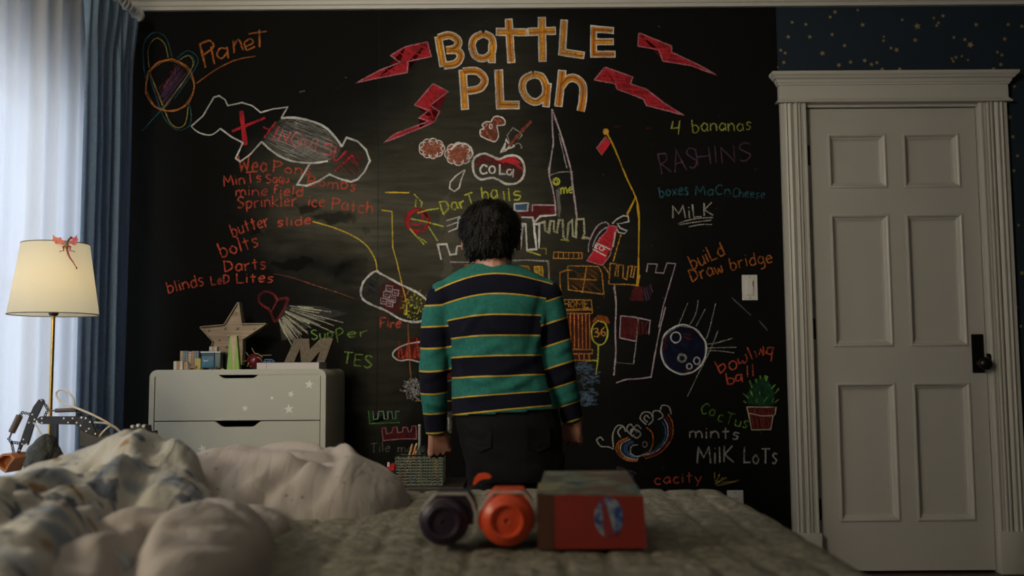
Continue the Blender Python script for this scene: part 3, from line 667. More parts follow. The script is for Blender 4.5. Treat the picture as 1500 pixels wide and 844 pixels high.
d.line('z6', [(782,645),(788,712)], 'lemon', 2.0); d.line('z6', [(818,625),(826,718)], 'lemon', 2.0); d.line('z6', [(908,650),(868,648),(862,672),(905,680),(890,708),(858,708)], 'lemon', 2.2, True)
# flame, smoke, cola
def cloud(d, z, cx, cy, rx, ry, n, rr, fillc='brownfill', w=1.5, c='white'):
    d.fill(z, [(cx+rx*math.cos(a*.5236), cy+ry*math.sin(a*.5236)) for a in range(12)], fillc, True)
    for k in range(n):
        a = 2*PI*k/n; x, y = cx+rx*math.cos(a), cy+ry*math.sin(a); P = [(x+rr*math.cos(a+b), y+rr*math.sin(a+b)) for b in (-1.7, -.85, 0, .85, 1.7)]
        d.fill(z, P, fillc, False); d.line(z, P, c, w, True)
d = dr('chalk_smoke', 'brown smoke puffs with white curls')
cloud(d, 'z6', 260, 335, 62, 42, 9, 32); cloud(d, 'z6', 455, 375, 65, 48, 8, 36)
d.line('z6', [(400,345),(440,305),(500,300),(545,330),(560,380)], 'white', 2.4, True); d.circ('z6', 260, 295, 16, 14, 'dimwhite', 1.4); d.circ('z6', 360, 365, 18, 16, 'dimwhite', 1.4); d.circ('z6', 540, 405, 25, 25, 'dimwhite', 1.5)
d = dr('chalk_blob', 'small brown blob with two white eyes')
BL = [(690,140),(715,105),(760,105),(792,130),(790,160),(760,168),(735,170),(740,200),(745,250),(720,285),(680,275),(650,262),(615,240),(615,200),(640,190),(628,160),(660,140)]
d.fill('z6', BL, 'brownfill', True); d.hatch('z6', BL, 'maroon', 12, 1.0, 1.6); d.line('z6', BL, 'white', 1.7, True, True); d.circ('z6', 645, 162, 14, 16, 'dimwhite', 1.4); d.circ('z6', 690, 175, 10, 16, 'white', 1.8)
d = dr('chalk_rocket', 'red stick and white arrow head pointing down left')
d.line('z6', [(985,135),(900,225),(820,320)], 'brownfill', 4.0); d.line('z6', [(985,132),(830,300)], 'dkred', 2.6)
d.line('z6', [(820,300),(800,270),(790,330),(765,365),(800,350),(825,318)], 'white', 2.2); d.line('z6', [(765,362),(795,300)], 'white', 2.6); d.line('z6', [(790,345),(845,328),(860,318),(850,310)], 'white', 1.8)
d.line('z6', [(825,290),(808,240),(850,185),(895,212)], 'dimwhite', 1.5); d.line('z6', [(900,215),(918,240),(890,270)], 'dimwhite', 1.4); d.line('z6', [(862,310),(895,298),(918,330),(905,330)], 'dimwhite', 1.4, True)
d = dr('chalk_cola_puddle', 'white rounded shape filled dark red with the word cola')
PO = [(560,440),(580,395),(640,372),(690,388),(750,412),(810,390),(870,388),(915,420),(935,480),(920,550),(870,590),(800,592),(750,565),(700,548),(620,560),(570,520)]
d.fill('z6', [(575,470),(590,410),(650,385),(700,408),(745,428),(850,455),(925,520),(900,560),(840,520),(760,480),(660,440)], 'maroon'); d.hatch('z6', [(700,408),(770,410),(860,395),(915,440),(928,500),(850,450),(750,428)], 'red', 10, .3, 2.0); d.hatch('z6', [(575,470),(600,400),(680,390),(740,420),(640,430)], 'dkred', 8, .2, 2.0)
d.line('z6', PO, 'white', 3.2, True, True)
d.line('z6', [(665,468),(635,455),(612,490),(630,520),(665,510)], 'white', 2.4, True); d.circ('z6', 700, 490, 22, 26, 'white', 2.2); d.line('z6', [(755,450),(755,520),(800,522)], 'white', 2.4); d.line('z6', [(840,490),(815,490),(808,515),(830,528),(845,505)], 'white', 2.3, True); d.line('z6', [(855,485),(850,545)], 'white', 2.3)
d = dr('chalk_drop', 'white outline of a drop')
d.line('z6', [(505,488),(440,530),(395,580),(390,625),(425,648),(460,620),(475,560),(505,488)], 'white', 2.0)

# ---- tower and castle
d = dr('chalk_tower', 'tall white pointed tower outline')
d.line('z7', [(240,48),(245,200),(250,300),(232,420),(222,530),(240,600),(262,720),(268,820)], 'lilac', 2.1, True); d.line('z7', [(228,430),(215,510),(250,640)], 'dimwhite', 1.5, True)
d.line('z7', [(240,48),(285,170),(335,330),(378,490),(390,600),(410,740),(422,842)], 'lilac', 2.6, True); d.line('z7', [(290,230),(350,480)], 'dimwhite', 1.6); d.line('z7', [(228,530),(300,508),(395,505)], 'dimwhite', 1.4, True)
d.hatch('z7', [(268,610),(292,600),(310,840),(285,842)], 'faint', 6, 1.45, 2.0); d.circ('z7', 272, 576, 24, 25, 'lemon', 1.9); d.circ('z7', 270, 578, 12, 16, 'lemon', 1.5)
d.text('z7', 'me', (308,665), (392,658), 72, 'lemon', 2.0)
d = dr('chalk_roof', 'red and blue roofs outlined in white')
d.fill('z7', [(0,780),(60,790),(120,740),(265,745),(265,810),(140,838),(0,832)], 'dkred'); d.hatch('z7', [(0,790),(95,790),(110,750),(262,755),(262,800),(130,838),(0,832)], 'maroon', 14, 0, 2)
d.fill('z7', [(-30,742),(55,738),(55,785),(-30,785)], 'blue'); d.line('z7', [(-34,738),(68,732),(62,790),(-30,790)], 'white', 2.2, closed=True)
d.line('z7', [(98,795),(100,745),(262,748)], 'lilac', 2.2); d.line('z7', [(268,820),(165,828),(140,842)], 'white', 2.4)
d.line('y2', [(110,85),(190,88),(195,128),(240,78),(350,70)], 'white', 2.4); d.fill('y2', [(180,60),(235,75),(205,112)], 'dkred')
d.line('y1', [(618,215),(700,190)], 'white', 1.8); d.line('y1', [(620,248),(688,222)], 'white', 1.8); d.line('y1', [(630,280),(685,258),(690,190)], 'white', 1.8); d.fill('y1', [(690,200),(720,190),(720,250),(692,245)], 'blue')
d.line('y1', [(720,190),(685,205)], 'white', 1.8)
d = dr('chalk_battlements', 'white castle battlements behind the boy')
d.line('y2', [(-60,170),(-40,280),(20,130),(40,260),(60,300),(105,300),(120,130),(140,132),(150,310),(215,305),(195,135),(235,130),(232,300)], 'white', 2.6)
d.line('y2', [(195,100),(215,305)], 'white', 2.6); d.line('y2', [(235,130),(270,118),(275,180),(300,192),(310,110),(335,112),(335,185),(355,192),(370,105),(395,105),(400,225),(425,240),(435,130),(460,105),(465,215),(485,225),(490,100),(540,98),(545,200),(530,225),(585,232)], 'cream', 3.0)
d.line('y2', [(150,318),(245,348)], 'lemon', 2.2); d.line('y2', [(380,240),(440,248)], 'lemon', 1.8); d.line('y2', [(240,300),(280,300),(282,345)], 'yellowdim', 1.8)
d.line('y1', [(588,445),(568,355),(620,352),(640,415),(675,412),(682,365),(715,362),(735,412)], 'white', 2.5); d.line('y1', [(640,458),(780,460)], 'lilac', 2.0)
d = dr('chalk_upper_floor', 'grey line over yellow windows behind the shoulders')
d.line('y2', [(50,385),(150,380),(295,388),(302,540)], 'dimwhite', 2.2); d.line('y2', [(302,388),(305,540)], 'dimorange', 1.6); d.line('y2', [(60,378),(240,370)], 'greyfill', 2)
d.line('y2', [(100,420),(165,425),(170,470)], 'yellowdim', 1.8); d.hatch('y2', [(105,425),(165,428),(168,450)], 'dkgold', 5, .3, 1.5)
d.line('y2', [(200,425),(255,425),(262,490),(205,460)], 'gold', 1.8, closed=True); d.line('y2', [(230,425),(235,480)], 'gold', 1.5); d.hatch('y2', [(200,425),(255,425),(262,490),(205,460)], 'yellowdim', 8, .9, 1.6)
d.fill('y1', [(725,470),(775,470),(772,490),(728,498)], 'yellowdim')
# pole, flag
d = dr('chalk_flag', 'yellow pole with a red flag')
d.circ('z7', 632, 212, 16, 17, 'gold', 2.4, 'yellow'); d.line('z7', [(635,215),(690,320),(780,540),(850,690),(870,780),(875,842)], 'goldline', 2.2, True); d.line('y2', [(905,0),(920,100),(918,260),(915,430),(905,555)], 'goldline', 2.2)
d.line('z7', [(848,690),(790,820)], 'goldline', 2.0); d.line('y2', [(870,0),(835,65)], 'goldline', 2.0); d.line('y2', [(795,205),(770,290),(742,390)], 'goldline', 1.8)
d.fill('z7', [(632,245),(670,290),(605,388),(565,332)], 'redbase'); d.hatch('z7', [(632,245),(670,290),(605,388),(565,332)], 'red', 8, 2.1, 1.8); d.line('z7', [(632,245),(565,332),(605,388)], 'dimwhite', 1.0); d.fill('z7', [(632,240),(655,275),(638,290),(615,270)], 'teal')
CH['goldline'] = chalk('gold_line', (.62, .36, .03), 1.0)
# ---- fire extinguisher
d = dr('chalk_fire_extinguisher', 'red fire extinguisher with white outline and hose')
EX = [(712,138),(768,152),(755,215),(745,260),(710,330),(668,418),(562,385),(610,310),(650,230),(695,185)]
d.fill('y2', EX, 'redbase'); d.hatch('y2', EX, 'red', 18, 1.9, 2.4, .05); d.fill('y2', [(625,262),(725,308),(692,352),(600,305)], 'dkred')
d.line('y2', [(695,185),(650,230),(610,310),(562,385),(668,418),(720,345),(750,240),(768,152),(712,138),(695,185)], 'pink', 1.8)
d.line('y2', [(740,290),(750,230),(755,190)], 'white', 2.0); d.line('y2', [(625,262),(725,308)], 'white', 1.7); d.line('y2', [(600,305),(692,352)], 'white', 1.7)
d.line('y2', [(618,275),(622,300)], 'white', 1.6); d.text('y2', 'KCF', (612,298), (688,325), 32, 'white', 1.6)
d.line('y2', [(712,138),(690,120),(640,140),(600,200),(575,270),(572,325)], 'lilac', 1.9, True); d.line('y2', [(700,155),(665,175),(625,225),(600,290)], 'lilac', 1.6, True)
d.line('y2', [(735,130),(765,100),(810,75),(845,78),(850,115),(800,128),(770,128),(790,160),(838,180),(820,198),(780,190),(768,170)], 'white', 1.7)
# ---- right part of the castle
d = dr('chalk_windows', 'orange window frames and arched window of the castle'); O = 'dimorange'; CH['orangeline'] = chalk('orange_line', (.55, .26, .05), .85); OL = 'orangeline'
d.line('y2', [(335,325),(528,330),(528,372),(332,368)], OL, 1.6, closed=True)
for x in (365, 400, 435, 470, 505): d.line('y2', [(x,328),(x,370)], OL, 1.5)
d.line('y2', [(430,420),(560,422),(640,425),(665,470),(678,615),(560,600),(435,585)], OL, 2.0, closed=True); d.line('y2', [(560,422),(548,500),(530,608)], OL, 1.9); d.line('y2', [(440,508),(630,518)], OL, 1.8)
d.hatch('y2', [(440,430),(640,430),(670,600),(445,580)], 'dkgold', 16, .6, 1.2, .3); d.line('y2', [(460,450),(420,450),(375,465),(378,545),(382,622)], OL, 1.9)
d.line('y2', [(345,600),(365,612),(350,622)], OL, 1.6); d.line('y2', [(675,420),(712,470)], OL, 2.0)
d = dr('chalk_basket', 'orange basket drawn on the hoist line')
d.line('y2', [(722,400),(712,545)], OL, 2.0); d.line('y2', [(722,400),(768,408),(752,490),(775,490),(778,412),(812,415),(808,500),(835,515),(845,425),(875,420),(860,495),(880,500),(892,425),(920,430),(912,555),(850,548),(715,545)], OL, 1.7); d.line('y2', [(905,560),(922,480)], 'goldline', 3.2)
d = dr('chalk_keep', 'lilac outline of the right hand keep')
d.line('y2', [(970,462),(980,405),(1045,408),(1032,465),(1088,470),(1112,400),(1172,405),(1085,700),(1055,842)], 'lilac', 1.6)
d.line('y3', [(820,140),(780,300),(750,450),(722,615)], 'lilac', 1.9, True); d.line('y3', [(725,620),(640,632),(550,638),(480,662)], 'lilac', 2.0, True)
d.line('y3', [(465,0),(480,120),(475,300),(478,450),(465,610)], 'lilac', 2.2, True); d.line('y2', [(750,550),(762,680),(755,842)], 'lilac', 1.9, True)
d.line('y3', [(505,352),(512,200),(600,208),(715,232),(705,330)], 'lilac', 1.7); d.line('y3', [(632,220),(620,370),(600,530)], 'dimwhite', 1.8, True); d.line('y3', [(505,352),(615,375)], 'lilac', 1.7); d.line('y3', [(480,522),(600,532)], 'faint', 1.4)
d.fill('y3', [(515,205),(625,215),(618,365),(512,350)], 'maroon'); d.hatch('y3', [(515,205),(700,235),(690,330),(512,350)], 'maroon', 14, 1.5, 2.0); d.hatch('y2', [(880,560),(950,560),(950,665),(850,655)], 'maroon', 12, .4, 2.2); d.fill('y2', [(880,565),(945,570),(948,662),(852,655)], 'maroon'); d.hatch('y2', [(950,560),(1022,540),(1005,670),(945,665)], 'purple', 8, 1.3, 1.2)
d = dr('chalk_gate', 'orange home sign over red barred gate')
d.fill('y3', [(110,185),(300,185),(300,430),(320,435),(300,510),(190,500)], 'maroon')
d.line('y3', [(95,90),(310,92),(315,150),(105,158)], OL, 2.0, closed=True); d.text('y3', 'HOME', (125,142), (292,140), 44, OL, 2.1)
d.line('y3', [(100,165),(320,160),(318,185),(105,182)], OL, 2.0, closed=True)
for x in (115, 140, 165, 192, 220, 247, 272, 297): d.line('y3', [(x,188),(x+4,428)], 'goldred', 2.0); d.line('y3', [(x+1,188),(x+3,428)], OL, 1.2)
d.line('y3', [(150,432),(320,432),(318,460),(180,462)], OL, 2.0, closed=True); d.line('y3', [(295,462),(298,505),(190,505)], OL, 2.0); d.line('y3', [(225,462),(228,500)], OL, 1.6); d.line('y3', [(260,462),(262,500)], OL, 1.6)
d = dr('chalk_sign', 'yellow oval signpost reading 36 under an orange tree')
d.circ('y3', 368, 318, 56, 82, 'lemon', 2.2); d.text('y3', '36', (330,342), (410,336), 62, OL, 2.0); d.line('y3', [(358,400),(355,500),(342,605)], 'lemon', 2.2, True); d.line('y3', [(270,518),(300,508),(350,508)], 'lemon', 2.0, True)
d.hatch('y3', [(310,240),(350,190),(420,205),(445,262),(400,250),(360,232),(325,260)], 'goldred', 16, .7, 2.4)
d = dr('chalk_bush', 'smeared blue chalk bush beside the gate')
for i in range(260):
    t = rc.random(); cx, cy, rx, ry = ((250, 550, 60, 35), (300, 620, 75, 60), (280, 760, 70, 70))[rc.randrange(3)]
    a = rc.uniform(0, 6.28); r = rc.random()**.6; x, y = cx+rx*r*math.cos(a), cy+ry*r*math.sin(a)
    d.line('y3', [(x,y),(x+rc.uniform(-40, 40),y+rc.uniform(-14, 14))], 'bluefill', rc.uniform(1.2, 2.4))
# ---- ball
d = dr('chalk_bowling_ball', 'white circle with finger holes and speed lines'); 
d.circ('y4', 700, 410, 165, 178, None, 1, 'navy'); d.circ('y4', 700, 410, 165, 178, 'white', 2.2); d.circ('y4', 700, 412, 160, 172, 'dimwhite', 1.1)
d.circ('y4', 645, 320, 36, 38, 'white', 1.8); d.circ('y4', 690, 470, 28, 27, 'dimwhite', 3.4); d.circ('y4', 743, 530, 19, 20, 'white', 1.6); d.circ('y4', 798, 490, 22, 25, 'white', 1.8)
d.hatch('y4', [(700,290),(760,290),(760,340),(700,340)], 'maroon', 6, .4, 1.8); d.hatch('y4', [(545,330),(575,290),(590,400),(550,420)], 'maroon', 6, 1.2, 1.6); d.hatch('y4', [(700,560),(760,540),(740,585)], 'maroon', 5, .4, 1.6)
for P in ([(732,70),(665,230)], [(808,48),(790,150),(742,235)], [(860,112),(792,240)], [(935,68),(900,220),(868,330)], [(952,270),(900,400),(820,560),(730,750)]): d.line('y4', P, 'dimwhite', 1.5, True)
d.line('y8', [(190,128),(260,118),(385,82)], 'dimwhite', 1.5, True); d.line('y8', [(190,160),(280,155),(415,152)], 'dimwhite', 1.5, True); d.line('y8', [(190,178),(280,180),(395,195)], 'dimwhite', 1.5, True)
d = dr('chalk_writing', 'red words bowling ball beside the door casing'); 
d.line('y8', [(245,258),(292,355)], R_, 2.2); d.line('y8', [(270,310),(310,280),(330,310),(292,355)], R_, 2.0, True); d.circ('y8', 388, 292, 30, 33, R_, 1.9)
d.line('y8', [(425,240),(440,280),(465,255),(475,275),(498,250),(485,205)], R_, 1.9, True); d.line('y8', [(498,152),(538,245)], R_, 2.0); d.line('y8', [(555,180),(575,230)], R_, 1.8); d.line('y8', [(592,212),(600,165),(628,215),(622,145)], R_, 2.0)
d.line('y8', [(705,155),(660,155),(645,195),(680,210),(700,160),(682,262)], R_, 2.0); d.line('y8', [(332,352),(350,438)], R_, 2.2); d.line('y8', [(345,392),(390,395),(392,430),(350,438)], R_, 2.0, True)
d.line('y8', [(455,362),(415,372),(412,410),(445,405),(455,365),(462,420)], R_, 2.0, True); d.line('y8', [(498,290),(502,380)], R_, 2.0); d.line('y8', [(538,282),(545,375)], R_, 2.0)
# ---- shopping list
d = dr('chalk_writing', 'yellow words 4 bananas'); d.text('z8', '4', (130,140), (170,140), 60, 'dimlemon', 1.9); d.text('z8', 'bananas', (225,132), (485,122), 56, 'dimlemon', 1.9)
d = dr('chalk_writing', 'faint purple word RASHINS'); d.text('z8', 'RAS', (90,320), (250,285), 90, 'purple', 1.9); d.text('z8', 'HINS', (248,282), (485,252), 75, 'purple', 1.8)
d = dr('chalk_writing', 'teal words boxes macncheese'); d.text('z8', 'boxes', (80,418), (208,408), 48, 'teal', 1.8); d.text('z8', 'MaCn', (238,410), (390,408), 42, 'teal', 1.8); d.text('z8', 'Cheese', (402,415), (542,425), 38, 'teal', 1.4)
d = dr('chalk_writing', 'white word MiLK, underlined three times'); d.text('z8', 'MiLK', (138,512), (315,502), 58, 'dimwhitetext', 2.0)
CH['dimwhitetext'] = chalk('white_text', (.52, .50, .44), .8)
for P in ([(160,535),(230,515),(315,508)], [(165,540),(230,530),(308,520)], [(208,550),(260,540),(310,540)]): d.line('z8', P, 'dimwhitetext', 1.4, True)
d = dr('chalk_writing', 'orange words build Draw bridge'); d.text('z8', 'buiLd', (225,735), (368,675), 62, 'orange', 2.0); d.text('z8', 'Draw', (225,795), (360,748), 56, 'orange', 2.1); d.text('z8', 'bridge', (395,740), (578,705), 56, 'orange', 1.8)
d = dr('chalk_writing', 'green word Cactus'); d.text('y5', 'Ca', (870,205), (960,240), 70, 'green', 1.9); d.text('y5', 'cTus', (990,262), (1190,320), 75, 'green', 1.9)
d = dr('chalk_writing', 'white word mints'); d.text('y5', 'mints', (800,385), (1140,390), 76, 'dimwhitetext', 2.1)
d = dr('chalk_writing', 'white words MilK LoTs'); d.text('y5', 'MilK', (850,555), (1100,552), 118, 'dimwhitetext', 2.3); d.text('y5', 'LoTs', (1170,556), (1400,560), 105, 'dimwhitetext', 2.2)
d = dr('chalk_writing', 'red word ending in city by the bed'); d.text('y5', 'cacity', (560,700), (880,692), 70, R_, 2.0)
d = dr('chalk_writing', 'lilac letters behind the box'); d.text('y5', 'rs', (290,610), (415,665), 60, 'purple', 2.2)
d = dr('chalk_grass', 'yellow tuft of grass near the outlet')
for P in ([(975,705),(968,620)], [(975,705),(1005,628)], [(978,700),(1050,655)], [(985,710),(1090,690),(1140,672)], [(985,700),(1030,650)], [(1020,690),(1120,680)]): d.line('y5', P, 'yellowdim', 1.6)
d = dr('chalk_cactus', 'green cactus drawn in a red pot')
POT = [(1190,170),(1392,172),(1385,222),(1370,232),(1355,325),(1225,328),(1202,215)]
d.fill('y5', POT, 'maroon'); d.hatch('y5', POT, 'dkred', 12, 1.4, 1.8); d.line('y5', POT, 'cream', 1.6, closed=True); d.line('y5', [(1200,212),(1290,232),(1372,230)], 'cream', 1.4)
CT = [(505,590),(495,520),(530,450),(570,400),(620,380),(660,410),(700,470),(712,540),(700,600),(600,605)]
d.fill('y8', CT, 'dkgreen'); d.hatch('y8', CT, 'dkgreen', 22, 1.2, 2.2)
for P in ([(518,410),(535,465)], [(465,508),(512,550)], [(525,490),(540,530)], [(468,570),(490,578)], [(565,395),(572,430)], [(598,370),(600,400)], [(640,370),(636,395)], [(656,375),(645,415)], [(715,440),(685,475)], [(745,468),(715,510)], [(592,492),(598,522)], [(655,535),(628,572)], [(705,545),(690,580)], [(742,555),(708,582)], [(568,548),(576,582)]): d.line('y8', P, 'ltgreen', 2.0)
# ---- curls, bottom
d = dr('chalk_curls', 'rainbow arcs with white curls')
for k, c in enumerate(('orange', 'orange', 'lilac', 'dkgreen', 'bluearc', 'bluearc')):
    s_ = 1-k*.085; P = [(375,378),(310,410),(292,460),(320,510),(380,540),(440,542)]; d.line('y5', [(420+(x-420)*s_+k*4, 460+(y-460)*s_) for x, y in P], c, 1.6, True)
for k, c in enumerate(('orange', 'dkred', 'lilac', 'bluearc', 'dkgreen')):
    s_ = 1-k*.09; P = [(650,220),(680,280),(680,370),(640,440),(580,495),(490,525)]; d.line('y5', [(560+(x-560)*s_-k*6, 400+(y-400)*s_) for x, y in P], c, 1.5, True)
d.line('y5', [(500,310),(540,350),(545,420),(520,480),(480,510)], 'orange', 1.8, True); CH['bluearc'] = chalk('blue_arc', (.08, .16, .42), .9)
for P in ([(205,400),(185,378),(160,400),(190,440),(240,445),(275,460)], [(325,380),(305,340),(340,305),(358,340)], [(275,450),(270,360),(300,300),(340,300)], [(385,355),(365,320),(390,288),(412,320),(395,350)], [(440,345),(415,315),(440,295),(465,320)], [(440,385),(395,360),(400,325),(440,330),(462,360),(430,385),(410,360)],
          [(500,290),(458,250),(480,208),(530,212),(545,260),(515,295)], [(510,275),(485,250),(500,228),(525,250)], [(545,240),(550,200),(590,200),(615,235),(580,258)], [(595,200),(610,160),(655,170),(672,220)], [(445,430),(400,440),(395,490),(440,510),(500,490)]): d.line('y5', P, 'dimwhitetext', 1.8, True)
d.circ('y5', 490, 428, 16, 18, 'dimwhite', 1.4)
# ---- left below the capsule
d = dr('chalk_writing', 'red word Fire'); d.text('q7', 'Fire', (68,200), (188,205), 62, R_, 2.2)
d = dr('chalk_fire', 'red flames in a white oval')
d.line('q7', [(300,285),(220,300),(160,330),(142,365),(180,395),(240,390),(300,405)], 'white', 2.0, True); d.line('q7', [(300,285),(420,300)], 'white', 1.8); d.line('q7', [(300,405),(420,380)], 'white', 1.8)
FL = [(170,385),(178,270),(205,370),(235,262),(255,370),(285,258),(310,370),(340,280),(370,385)]
d.fill('q7', FL, 'redfire'); d.hatch('q7', FL, 'text_red', 14, 1.5, 1.5); CH['redfire'] = chalk('fire_red', (.30, .03, .02), .9, 60)
d = dr('chalk_smear', 'grey scribble beside the left sleeve')
for i in range(90):
    a = rc.uniform(0, 6.28); r = rc.random()**.5; x, y = 258+58*r*math.cos(a), 565+66*r*math.sin(a); d.line('q7', [(x,y),(x+rc.uniform(-18, 18),y+rc.uniform(-10, 10)),(x+rc.uniform(-14, 14),y+rc.uniform(-18, 18))], 'greyline', 1.3, True)
CH['greyline'] = chalk('grey_line', (.5, .5, .5), .5)
d.line('q7', [(470,430),(445,520),(490,510)], 'dimwhite', 1.5); d.fill('q7', [(462,430),(490,440),(485,500),(448,520)], 'maroon'); d.line('q7', [(270,632),(490,634)], 'yellowdim', 1.6); d.hatch('q7', [(455,700),(495,690),(490,830),(450,800)], 'faint', 8, 1.3, 1.8)
d.line('q7', [(445,770),(450,735),(470,732),(472,800)], 'dimwhite', 1.8)
d = dr('chalk_small_battlement', 'green battlement drawn beside the dresser')
P = [(120,488),(140,488),(142,525),(160,525),(165,490),(185,490),(190,525),(205,525),(205,490),(222,490),(228,525),(240,522),(240,490),(258,490),(258,540),(125,545)]
d.fill('y6', P, 'dkgreen'); d.line('y6', P[1:-2], 'dimwhite', 1.4); d.line('y6', [(258,540),(125,545),(120,488)], 'green', 1.6)
d = dr('chalk_small_battlement', 'dark red battlement drawn above the basket')
P = [(178,565),(195,562),(200,590),(222,585),(228,562),(245,560),(250,585),(270,582),(272,562),(290,560),(298,582),(308,580),(312,555),(330,555),(332,612),(260,612),(185,620)]
d.fill('y6', P, 'maroon'); d.line('y6', P, 'pink', 1.3, closed=True)
d = dr('chalk_writing', 'faint words above the basket'); d.text('y6', 'Tile', (130,672), (215,668), 42, 'faint', 1.8); d.text('y6', 'mouse', (250,672), (400,668), 36, 'faint', 1.8)
# tiny stray chalk marks
d = dr('chalk_marks', 'stray specks and ticks of chalk')
for (x, y, x2, y2, c) in ((900,186,910,184,'maroon'), (946,188,954,188,'maroon'), (438,135,447,133,'faint'), (1112,470,1124,484,'faint'), (1072,436,1100,462,'faint'), (505,113,508,114,'faint')): d.line('p', [(x,y),(x2,y2)], c, 2.2)
for i in range(60): x, y = rc.uniform(230, 1120), rc.uniform(30, 690); d.line('p', [(x,y),(x+rc.uniform(-3, 3),y+rc.uniform(-3, 3))], 'faint', 1.2)
for d in DRAW: d.done()

# ================================================================== BOY
BD = 2.85
def B(px, py, dy=0.0): v = W(px, py, BD); return Vector((v.x, BD + dy, v.z))
S5 = 1 / 500.0
skin = mat('skin', (.42, .20, .14), .5, var=.06)
skin.node_tree.nodes['Principled BSDF'].inputs['Subsurface Weight'].default_value = .15
skin.node_tree.nodes['Principled BSDF'].inputs['Subsurface Radius'].default_value = (.01, .004, .002)
boy = thing('person', 'person seen from behind in green and navy striped sweater, standing behind the bed', 'person', (B(745, 700).x, BD, 0))
hc = B(719, 345, .01)
def hand_shells(bm, wr, side):
    # relaxed hand: back of the hand towards the viewer, fingers curling forward, thumb on the thigh side
    s = side            # +1 right hand, -1 left hand (seen from behind)
    u = Vector((-s*.10, .42, -.90)).normalized(); e = Vector((s*.93, -.30, 0)); e = (e - u*e.dot(u)).normalized(); n = u.cross(e) * s
    if n.y < 0: n = -n   # palm side, away from the viewer
    for k in range(5):
        o = (-.021, -.010, 0, .010, .021)[k]
        tube(bm, [wr - u*.02 + e*o*.55, wr + u*.012 + e*o*.75, wr + u*.040 + e*o*1.02, wr + u*.058 + e*o*1.1], [.0125, .0135, .0125, .0100], 10)
    for k, (off, ln) in enumerate(((-.0275, .058), (-.0095, .064), (.0090, .060), (.0265, .048))):
        base = wr + u*(.062 - abs(off + .004)*.18) + e*off
        p1 = base + (u*.80 + n*.60).normalized()*ln*.42; p2 = p1 + (u*.15 + n*1.0).normalized()*ln*.32; p3 = p2 + (-u*.75 + n*.55).normalized()*ln*.26
        tube(bm, [base - u*.016, base, p1, p2, p3], [.0078, .0082, .0074, .0068, .0058], 10)
        sphere(bm, base - n*.0016, .0088, 10, 8); sphere(bm, p1, .0077, 8, 6); sphere(bm, p2, .0070, 8, 6); sphere(bm, p3, .0058, 8, 6)
    t0 = wr + u*.012 - e*.018 + n*.004; t1 = t0 + (-e*.45 + u*.6 + n*.55).normalized()*.034; t2 = t1 + (u*.85 + n*.5 - e*.05).normalized()*.026
    tube(bm, [t0, t1, t2], [.0115, .0092, .0070], 10); sphere(bm, t1, .0094, 8, 6); sphere(bm, t2, .0070, 8, 6)
armL = [B(650, 436), B(641, 480, .005), B(636, 540, .0), B(636, 590, .02), B(639, 638, .04)]
armR = [B(798, 434), B(808, 475, .005), B(819, 530, .0), B(830, 575, .02), B(840, 619, .04)]
bm = NB()
tube(bm, armL, [.042, .036, .031, .026, .018], 14); sphere(bm, armL[0], .042)
tube(bm, armR, [.042, .036, .031, .026, .018], 14); sphere(bm, armR[0], .042)
hand_shells(bm, armL[-1], -1); hand_shells(bm, armR[-1], 1)
def tz(rows, dx=0, sub=0): return [(B(cx, py, dyy), hw*S5 - sub, hd - sub) for cx, hw, py, dyy, hd in rows]
TORSO = [(721, 30, 388, .0, .050), (722, 52, 396, .0, .060), (724, 74, 408, 0, .074), (725, 84, 424, 0, .086), (726, 80, 450, 0, .096), (726, 72, 490, 0, .100), (729, 70.5, 520, 0, .100), (733, 72, 550, 0, .102), (737, 75.5, 578, 0, .106), (739.5, 77.5, 600, 0, .110), (740, 78, 611, 0, .110)]
HIPS = [(741, 76, 596, 0, .100), (744, 77, 620, 0, .108), (749, 74.5, 650, 0, .112), (753, 70, 680, 0, .108), (756, 66, 705, .0, .100)]
ell_loft(bm, tz(TORSO[1:] , sub=.012)); ell_loft(bm, tz(HIPS, sub=.012))
LEGL = [Vector((B(719, 672).x, BD, B(0, 672).z)), Vector((B(720, 700).x, BD, .55)), Vector((-.058, BD+.005, .36)), Vector((-.062, BD-.01, .26)), Vector((-.066, BD-.005, .08))]
LEGR = [Vector((B(790, 672).x, BD, B(0, 672).z)), Vector((B(790, 700).x, BD, .55)), Vector((.086, BD+.005, .36)), Vector((.092, BD-.01, .26)), Vector((.097, BD-.005, .08))]
for Lg in (LEGL, LEGR): tube(bm, Lg, [.068, .062, .050, .047, .033], 16)
for Lg in (LEGL, LEGR): tube(bm, [Lg[-1] + Vector((0, -.02, -.045)), Lg[-1] + Vector((0, .03, -.045)), Lg[-1] + Vector((0, .12, -.06))], [.026, .03, .02], 12)
tube(bm, [B(722, 405), B(722, 392, .0), B(721, 370, .005), B(720, 350, .01)], [.062, .056, .053, .050], 16)
